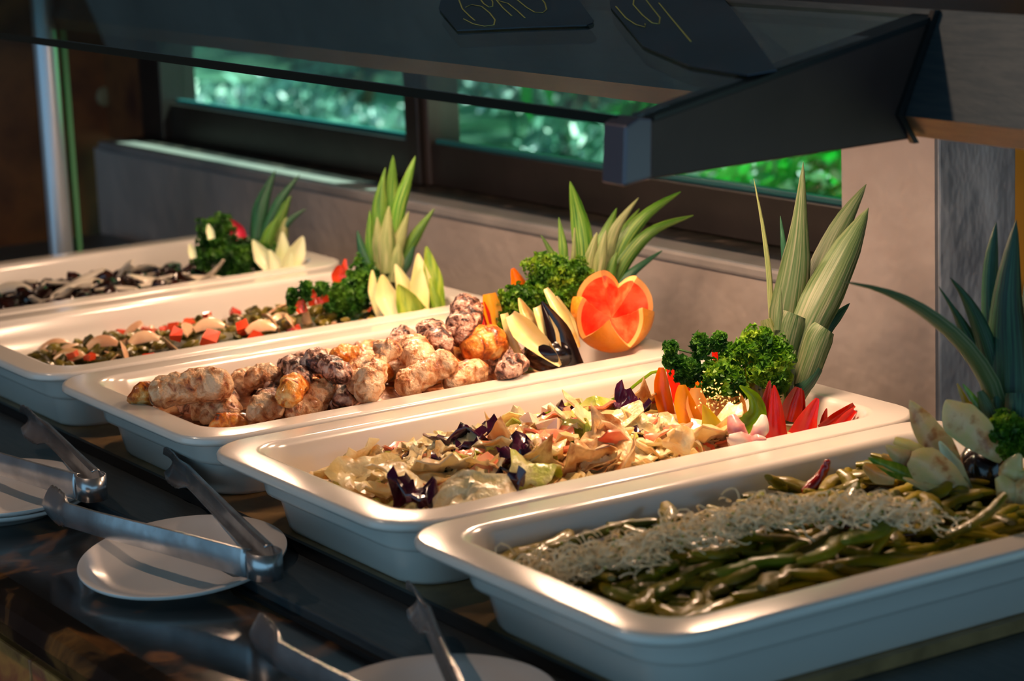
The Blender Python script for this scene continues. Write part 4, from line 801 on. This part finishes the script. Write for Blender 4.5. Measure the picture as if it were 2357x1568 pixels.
for pts, wd, ms in (([(2140, 1100, .004), (2085, 1060, 0), (2038, 1026, 0)], [40, 56, 5], [EGGF, MELR, MELR]), ([(2240, 1146, -.012), (2180, 1105, -.018), (2128, 1070, -.018), (2094, 1055, -.014)], [8, 74, 90, 30], [EGGF, EGGS, MELR]),
                    ([(2120, 1106, -.004), (2060, 1082, -.004), (1998, 1054, 0)], [24, 38, 3], [MELR, EGGS, MELR]), ([(2232, 1150, -.016), (2150, 1128, -.02), (2078, 1100, -.018)], [6, 26, 4], [EGGF, EGGS, MELR]),
                    ([(2240, 1142, -.004), (2196, 1075, .0), (2162, 1016, .0)], [10, 42, 6], [ZUCF, MELR, MELR]), ([(2124, 1040, .01), (2090, 1026, .01), (2058, 1014, .01)], [24, 30, 18], [EGGY, EGGY, EGGY]),
                    ([(2060, 1104, -.002), (2022, 1092, -.002), (1988, 1070, 0)], [24, 46, 14], [EGGY, EGGY, EGGY]), ([(2072, 1070, .006), (2050, 1058, .006), (2030, 1046, .006)], [24, 22, 6], [EGGY, EGGY, EGGY]),
                    ([(2230, 1162, -.006), (2180, 1150, -.008), (2120, 1128, -.008)], [20, 44, 10], [EGGS, EGGS, EGGS])):
    petal('petal', pts, wd, d0, ms, t, cup=.28, thick=.003)
dq = dep(.045, .15, .0)
t = thing('melon_flower', 'cut melon with cream petals at the right edge of the beans', 'melon', P(2330, 1165, dq))
for pts, wd in (([(2330, 1172, -.01), (2318, 1130, -.012), (2298, 1097, -.01)], [26, 56, 18]), ([(2345, 1120, 0), (2330, 1085, 0), (2348, 1045, 0)], [50, 66, 8]), ([(2345, 1174, -.012), (2356, 1130, -.014), (2375, 1100, -.01)], [26, 60, 18])):
    petal('petal', pts, wd, dq, [EGGF, MELF, MELF], t, cup=-.3, thick=.004)
# ------------------------------------------------------------------ plates
PR = .0855
PROF = [(.0001, .0045), (.03, .0045), (.05, .006), (.058, .0085), (.072, .0145), (.0835, .0185), (.0852, .0182), (PR, .0170), (.0845, .0152), (.07, .0095), (.056, .003), (.052, .0), (.047, .0005), (.045, .003), (.0001, .003)]
def plate(label, cx, cy, ratio, ang, z, scale=1.0, group=None):
    a = math.radians(ang); v = ray(cx, cy).normalized(); e = math.asin(ratio)
    mp = -_r*math.sin(a)+_u*math.cos(a); mp = (mp-v*mp.dot(v)).normalized()
    n = (-v*math.sin(e)+mp*math.cos(e)).normalized(); c = atz(cx, cy, z)-n*.018*scale
    o = obj('side_plate', MB().lathe([(r_*scale, h*scale) for r_, h in PROF], 72).mesh('plate', True), CERP); o.location = c
    o.rotation_mode = 'QUATERNION'; o.rotation_quaternion = n.to_track_quat('Z', 'Y'); tag(o, label, 'plate', group); return o, n, c
plate('white side plate tilted on the counter under the middle tongs', 420, 1277, .373, 7.5, ZG+.020)
plate('white side plate at the left edge, upper of the two stacked', -8, 1118, .29, 3.5, ZG+.026, 1.0)
plate('white side plate at the left edge, lower of the two stacked', -6, 1130, .29, 3.5, ZG+.019, 1.0)
plate('white side plate cut off by the bottom edge of the view', 1000, 1612, .38, 4, ZG+.020, .98)
# ------------------------------------------------------------------ tongs
def tongs(label, armA, armB, head=.18):
    A_ = [atz(*q) for q in armA]; B_ = [atz(*q) for q in armB]; t = thing('serving_tongs', label, 'tongs', (A_[0]+B_[0])/2); H = .0225
    up = Vector((0, 0, 1)); mid = ((A_[-1]+B_[-1])/2+(A_[0]+B_[0])/2)/2
    ln = max((A_[-1]-A_[0]).length, .05)
    for pts in (A_, B_):
        n = 64; sp = []; L_ = (pts[-1]-pts[0]).length
        for i in range(n):
            x = i/(n-1)*(len(pts)-1); j = min(int(x), len(pts)-2); sp.append(pts[j].lerp(pts[j+1], x-j))
        for _ in range(6): sp = [sp[0]]+[(sp[i-1]+sp[i]*2+sp[i+1])/4 for i in range(1, n-1)]+[sp[-1]]
        vs = []; K = 8
        for i, p in enumerate(sp):
            u = i/(n-1); tg = (sp[min(i+1, n-1)]-sp[max(i-1, 0)]).normalized(); sd = tg.cross(up).normalized()
            if (mid-p).dot(sd) < 0: sd = -sd
            hd = max(0, (u-(1-head))/head); hw = H/2*(1-.1*math.sin(u*3))*(1+.45*math.sin(math.pi*min(hd, 1)*.8) if hd > 0 else 1)
            if hd > .93: hw *= 1-(hd-.93)/.07*.45
            fl = .0065*(.9+.2*math.cos(u*5))
            sc_ = .0024*abs(math.sin(hd*math.pi*5.5)) if hd > .08 else 0
            base_ = [(fl, .86), (fl*.5, 1.0), (.001, .98), (0, .6), (-.0006, 0), (0, -.6), (.001, -.98), (fl*.5, -1.0), (fl, -.86)]
            scp = 1+.11*abs(math.sin(hd*math.pi*5.5)); hdp = [(.0085, scp), (.006, .88), (.0035, .66), (.0012, .36), (0, 0), (.0012, -.36), (.0035, -.66), (.006, -.88), (.0085, -scp)]
            wq = min(1, hd*3.5); prof_ = [(a0*(1-wq)+a1*wq, b0*(1-wq)+b1*wq) for (a0, b0), (a1, b1) in zip(base_, hdp)]
            K = len(prof_)
            for a, b in prof_: vs.append(p+sd*a+up*b*hw+sd*hd*hd*.004)
        fs = [(i*K+k, i*K+k+1, (i+1)*K+k+1, (i+1)*K+k) for i in range(n-1) for k in range(K-1)]
        o = part('arm', mesh('arm', vs, fs), TONG, t); s = o.modifiers.new('thickness', 'SOLIDIFY'); s.thickness = .0011; s.offset = 0
    a, b = A_[0], B_[0]; c = (a+b)/2; out = (a-A_[min(1, len(A_)-1)]).normalized()+(b-B_[1]).normalized(); out.z = 0; out.normalize(); ab = (b-a)/2; r_ = ab.length
    vs = []; n = 28
    for i in range(n):
        th = math.pi*1.0*i/(n-1); bul = 1.0+.35*math.sin(th)
        p = c-ab*math.cos(th)*bul+out*math.sin(th)*max(r_, .012)*1.9
        if i == 0: p = a
        if i == n-1: p = b
        vs += [p+up*H*.47, p-up*H*.47]
    o = part('spring_loop', mesh('loop', vs, [(2*i, 2*i+1, 2*i+3, 2*i+2) for i in range(n-1)]), TONG, t); s = o.modifiers.new('thickness', 'SOLIDIFY'); s.thickness = .0012
    for e in (A_, B_):
        q = e[0].lerp(e[-1], .05); part('rivet', MB().lathe([(.0001, .0016), (.0016, .0012), (.0022, 0)], 12).mesh('r', True), TONG, t).location = q-t.location+(CAM-q).normalized()*.002
    return t
Z = -.050
tongs('steel serving tongs lying open across the middle plate', [(566, 1300, Z), (400, 1254, Z), (222, 1208, Z), (150, 1186, Z), (88, 1163, Z)], [(632, 1286, Z), (556, 1213, Z), (474, 1132, Z), (440, 1097, Z), (408, 1062, Z)], .24)
tongs('steel serving tongs resting open on the stacked plates at the left', [(174, 1122, Z+.004), (60, 1088, Z+.004), (-80, 1045, Z+.004), (-250, 1000, Z+.004)], [(232, 1110, Z+.004), (180, 1060, Z+.004), (128, 1010, Z+.004), (76, 962, Z+.004)], .24)
tongs('steel serving tongs at the bottom edge with only the scalloped heads visible', [(1080, 1745, Z), (900, 1650, Z), (700, 1545, Z), (640, 1512, Z), (562, 1464, Z)], [(1150, 1730, Z), (1085, 1630, Z), (1018, 1490, Z), (996, 1430, Z), (974, 1376, Z)], .24)
# ------------------------------------------------------------------ garden outside
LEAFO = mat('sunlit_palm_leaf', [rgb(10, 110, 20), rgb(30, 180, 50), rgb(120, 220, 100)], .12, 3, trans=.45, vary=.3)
LEAFT = mat('shaded_palm_leaf', [rgb(40, 84, 74), rgb(84, 134, 120), rgb(150, 184, 172)], .12, 3, trans=.3, vary=.3)  # sunlit and shaded palm tones are put into these two leaf colours
TRUNK = mat('palm_trunk', [rgb(90, 76, 60), rgb(130, 116, 96)], .8, 20, .5)
GRASS = mat('lawn', [rgb(20, 60, 36), rgb(50, 100, 70), rgb(120, 150, 130)], .5, 3, .5)
o = obj('lawn', mesh('lawn', [(-14, .95, -.6), (4, .95, -.6), (4, 14, -.2), (-14, 14, -.2)], [(0, 1, 2, 3)]), GRASS); o['kind'] = 'structure'; o.name = 'floor_garden'
def frond(root, base, az, length, droop, M_, rs, nl=26, rise=.7):
    dr = Vector((math.cos(az), math.sin(az), 0)); m_ = MB(); sp = []
    for i in range(nl): u = i/(nl-1); sp.append(base+dr*(length*u)+Vector((0, 0, rise*length*u-droop*length*u*u)))
    m_.tube(sp, [.012*(1-.8*i/nl) for i in range(nl)], 5)
    for i in range(2, nl):
        tg = (sp[i]-sp[i-1]).normalized(); sd = tg.cross(Vector((0, 0, 1))).normalized(); ll = length*.34*math.sin(math.pi*(.12+.8*i/nl))
        for s in (-1, 1):
            q = sp[i]; d = (sd*s+tg*.55+Vector((0, 0, -.25+rs.uniform(-.1, .1)))).normalized(); wv = tg*.016
            a, b, c = q, q+d*ll*.5, q+d*ll+Vector((0, 0, -.15*ll))
            m_.add([a-wv*.4, a+wv*.4, b-wv, b+wv, c], [(0, 1, 3, 2), (2, 3, 4)])
    part('frond', m_.mesh('frond'), M_, root)
rs = random.Random(11)
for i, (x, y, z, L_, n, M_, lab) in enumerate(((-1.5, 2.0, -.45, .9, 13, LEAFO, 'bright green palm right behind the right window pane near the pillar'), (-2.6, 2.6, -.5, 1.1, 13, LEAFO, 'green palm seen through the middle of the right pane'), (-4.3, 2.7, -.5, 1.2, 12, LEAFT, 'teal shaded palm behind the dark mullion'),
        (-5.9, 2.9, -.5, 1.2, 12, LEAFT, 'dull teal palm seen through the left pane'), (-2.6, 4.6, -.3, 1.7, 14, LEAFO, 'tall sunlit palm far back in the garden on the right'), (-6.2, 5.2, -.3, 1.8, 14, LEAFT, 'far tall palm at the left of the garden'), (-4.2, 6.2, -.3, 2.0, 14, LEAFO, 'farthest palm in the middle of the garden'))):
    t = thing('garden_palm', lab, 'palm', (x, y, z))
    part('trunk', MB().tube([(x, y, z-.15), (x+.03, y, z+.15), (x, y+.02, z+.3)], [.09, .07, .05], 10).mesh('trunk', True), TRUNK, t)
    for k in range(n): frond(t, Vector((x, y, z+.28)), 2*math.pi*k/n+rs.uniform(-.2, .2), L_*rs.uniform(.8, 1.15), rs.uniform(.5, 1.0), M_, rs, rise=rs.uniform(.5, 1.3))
m_ = MB()
for i in range(9000):
    x = rs.uniform(-16, 3); y = 7.5+rs.uniform(-.8, .8); z = rs.uniform(-.4, 1)+6.5*rs.random()**1.6; a = rs.uniform(0, 6.28); L_ = rs.uniform(.07, .16)*(1+z*.25)  # hedge top is out of view, raised to darken reflections in the glass
    u1 = Vector((math.cos(a), rs.uniform(-.6, .6), math.sin(a))).normalized(); u2 = u1.orthogonal().normalized()
    m_.add([Vector((x, y, z))-u1*L_, Vector((x, y, z))+u2*L_*.4, Vector((x, y, z))+u1*L_, Vector((x, y, z))-u2*L_*.4], [(0, 1, 2, 3)])
o = obj('garden_hedge', m_.mesh('hedge'), LEAFO); o['kind'] = 'stuff'; tag(o, 'dense leafy hedge closing the garden behind the palms', 'hedge')

WHT = mat('white_glint', rgb(236, 244, 250), .4); WLEAF = mat('pale_shrub_leaf', [rgb(60, 130, 110), rgb(150, 190, 180)], .3, 4, trans=.3, vary=.2)  # white dots stand in for bright light specks; their shrubs are added
for lab, spots, M_ in (('added shrub carrying light specks as white blossoms behind the middle of the right window pane', [(1330, 330, 80, 45, 5.4, 170), (1180, 210, 90, 40, 6.0, 60), (1420, 370, 50, 30, 5.2, 60)], WLEAF),
      ('added shrub carrying light specks as white blossoms seen through the left window pane', [(860, 285, 80, 30, 6.4, 90), (740, 250, 60, 40, 6.6, 40), (600, 230, 120, 40, 6.8, 26), (440, 220, 40, 14, 6.8, 14)], WLEAF),
      ('added green shrub with white light glints close to the pillar outside the right pane', [(1770, 410, 110, 50, 4.3, 60), (1880, 420, 50, 60, 4.3, 50), (1560, 250, 90, 40, 4.8, 24)], LEAFO)):
    c = P(spots[0][0], spots[0][1], spots[0][4]); t = thing('glint_shrub', lab, 'shrub', c); mf = MB(); ml = MB()
    for bx, by, rx, ry, d, n in spots:
        for i in range(n*4):
            q = P(rs.gauss(bx, rx*.55), rs.gauss(by, ry*.55), d+rs.gauss(0, .12)); a = Vector((rs.gauss(0, 1), rs.gauss(0, 1), rs.gauss(0, 1))).normalized(); b = a.orthogonal().normalized(); c2 = a.cross(b)
            if i < n:
                r_ = rs.uniform(.008, .019); mf.add([q+(b*math.cos(k*1.047)+c2*math.sin(k*1.047))*r_ for k in range(6)]+[q+a*r_*.6], [(k, (k+1) % 6, 6) for k in range(6)])
            else:
                r_ = rs.uniform(.02, .05); ml.add([q-b*r_, q+c2*r_*.35, q+b*r_, q-c2*r_*.35], [(0, 1, 2, 3)])
        ml.tube([P(bx, by, d), Vector((P(bx, by, d).x, P(bx, by, d).y, -.5))], .012, 5)
    f_ = part('glints', mf.mesh('glints'), WHT, t); f_['kind'] = 'stuff'; f_ = part('leaves', ml.mesh('leaves'), M_, t); f_['kind'] = 'stuff'
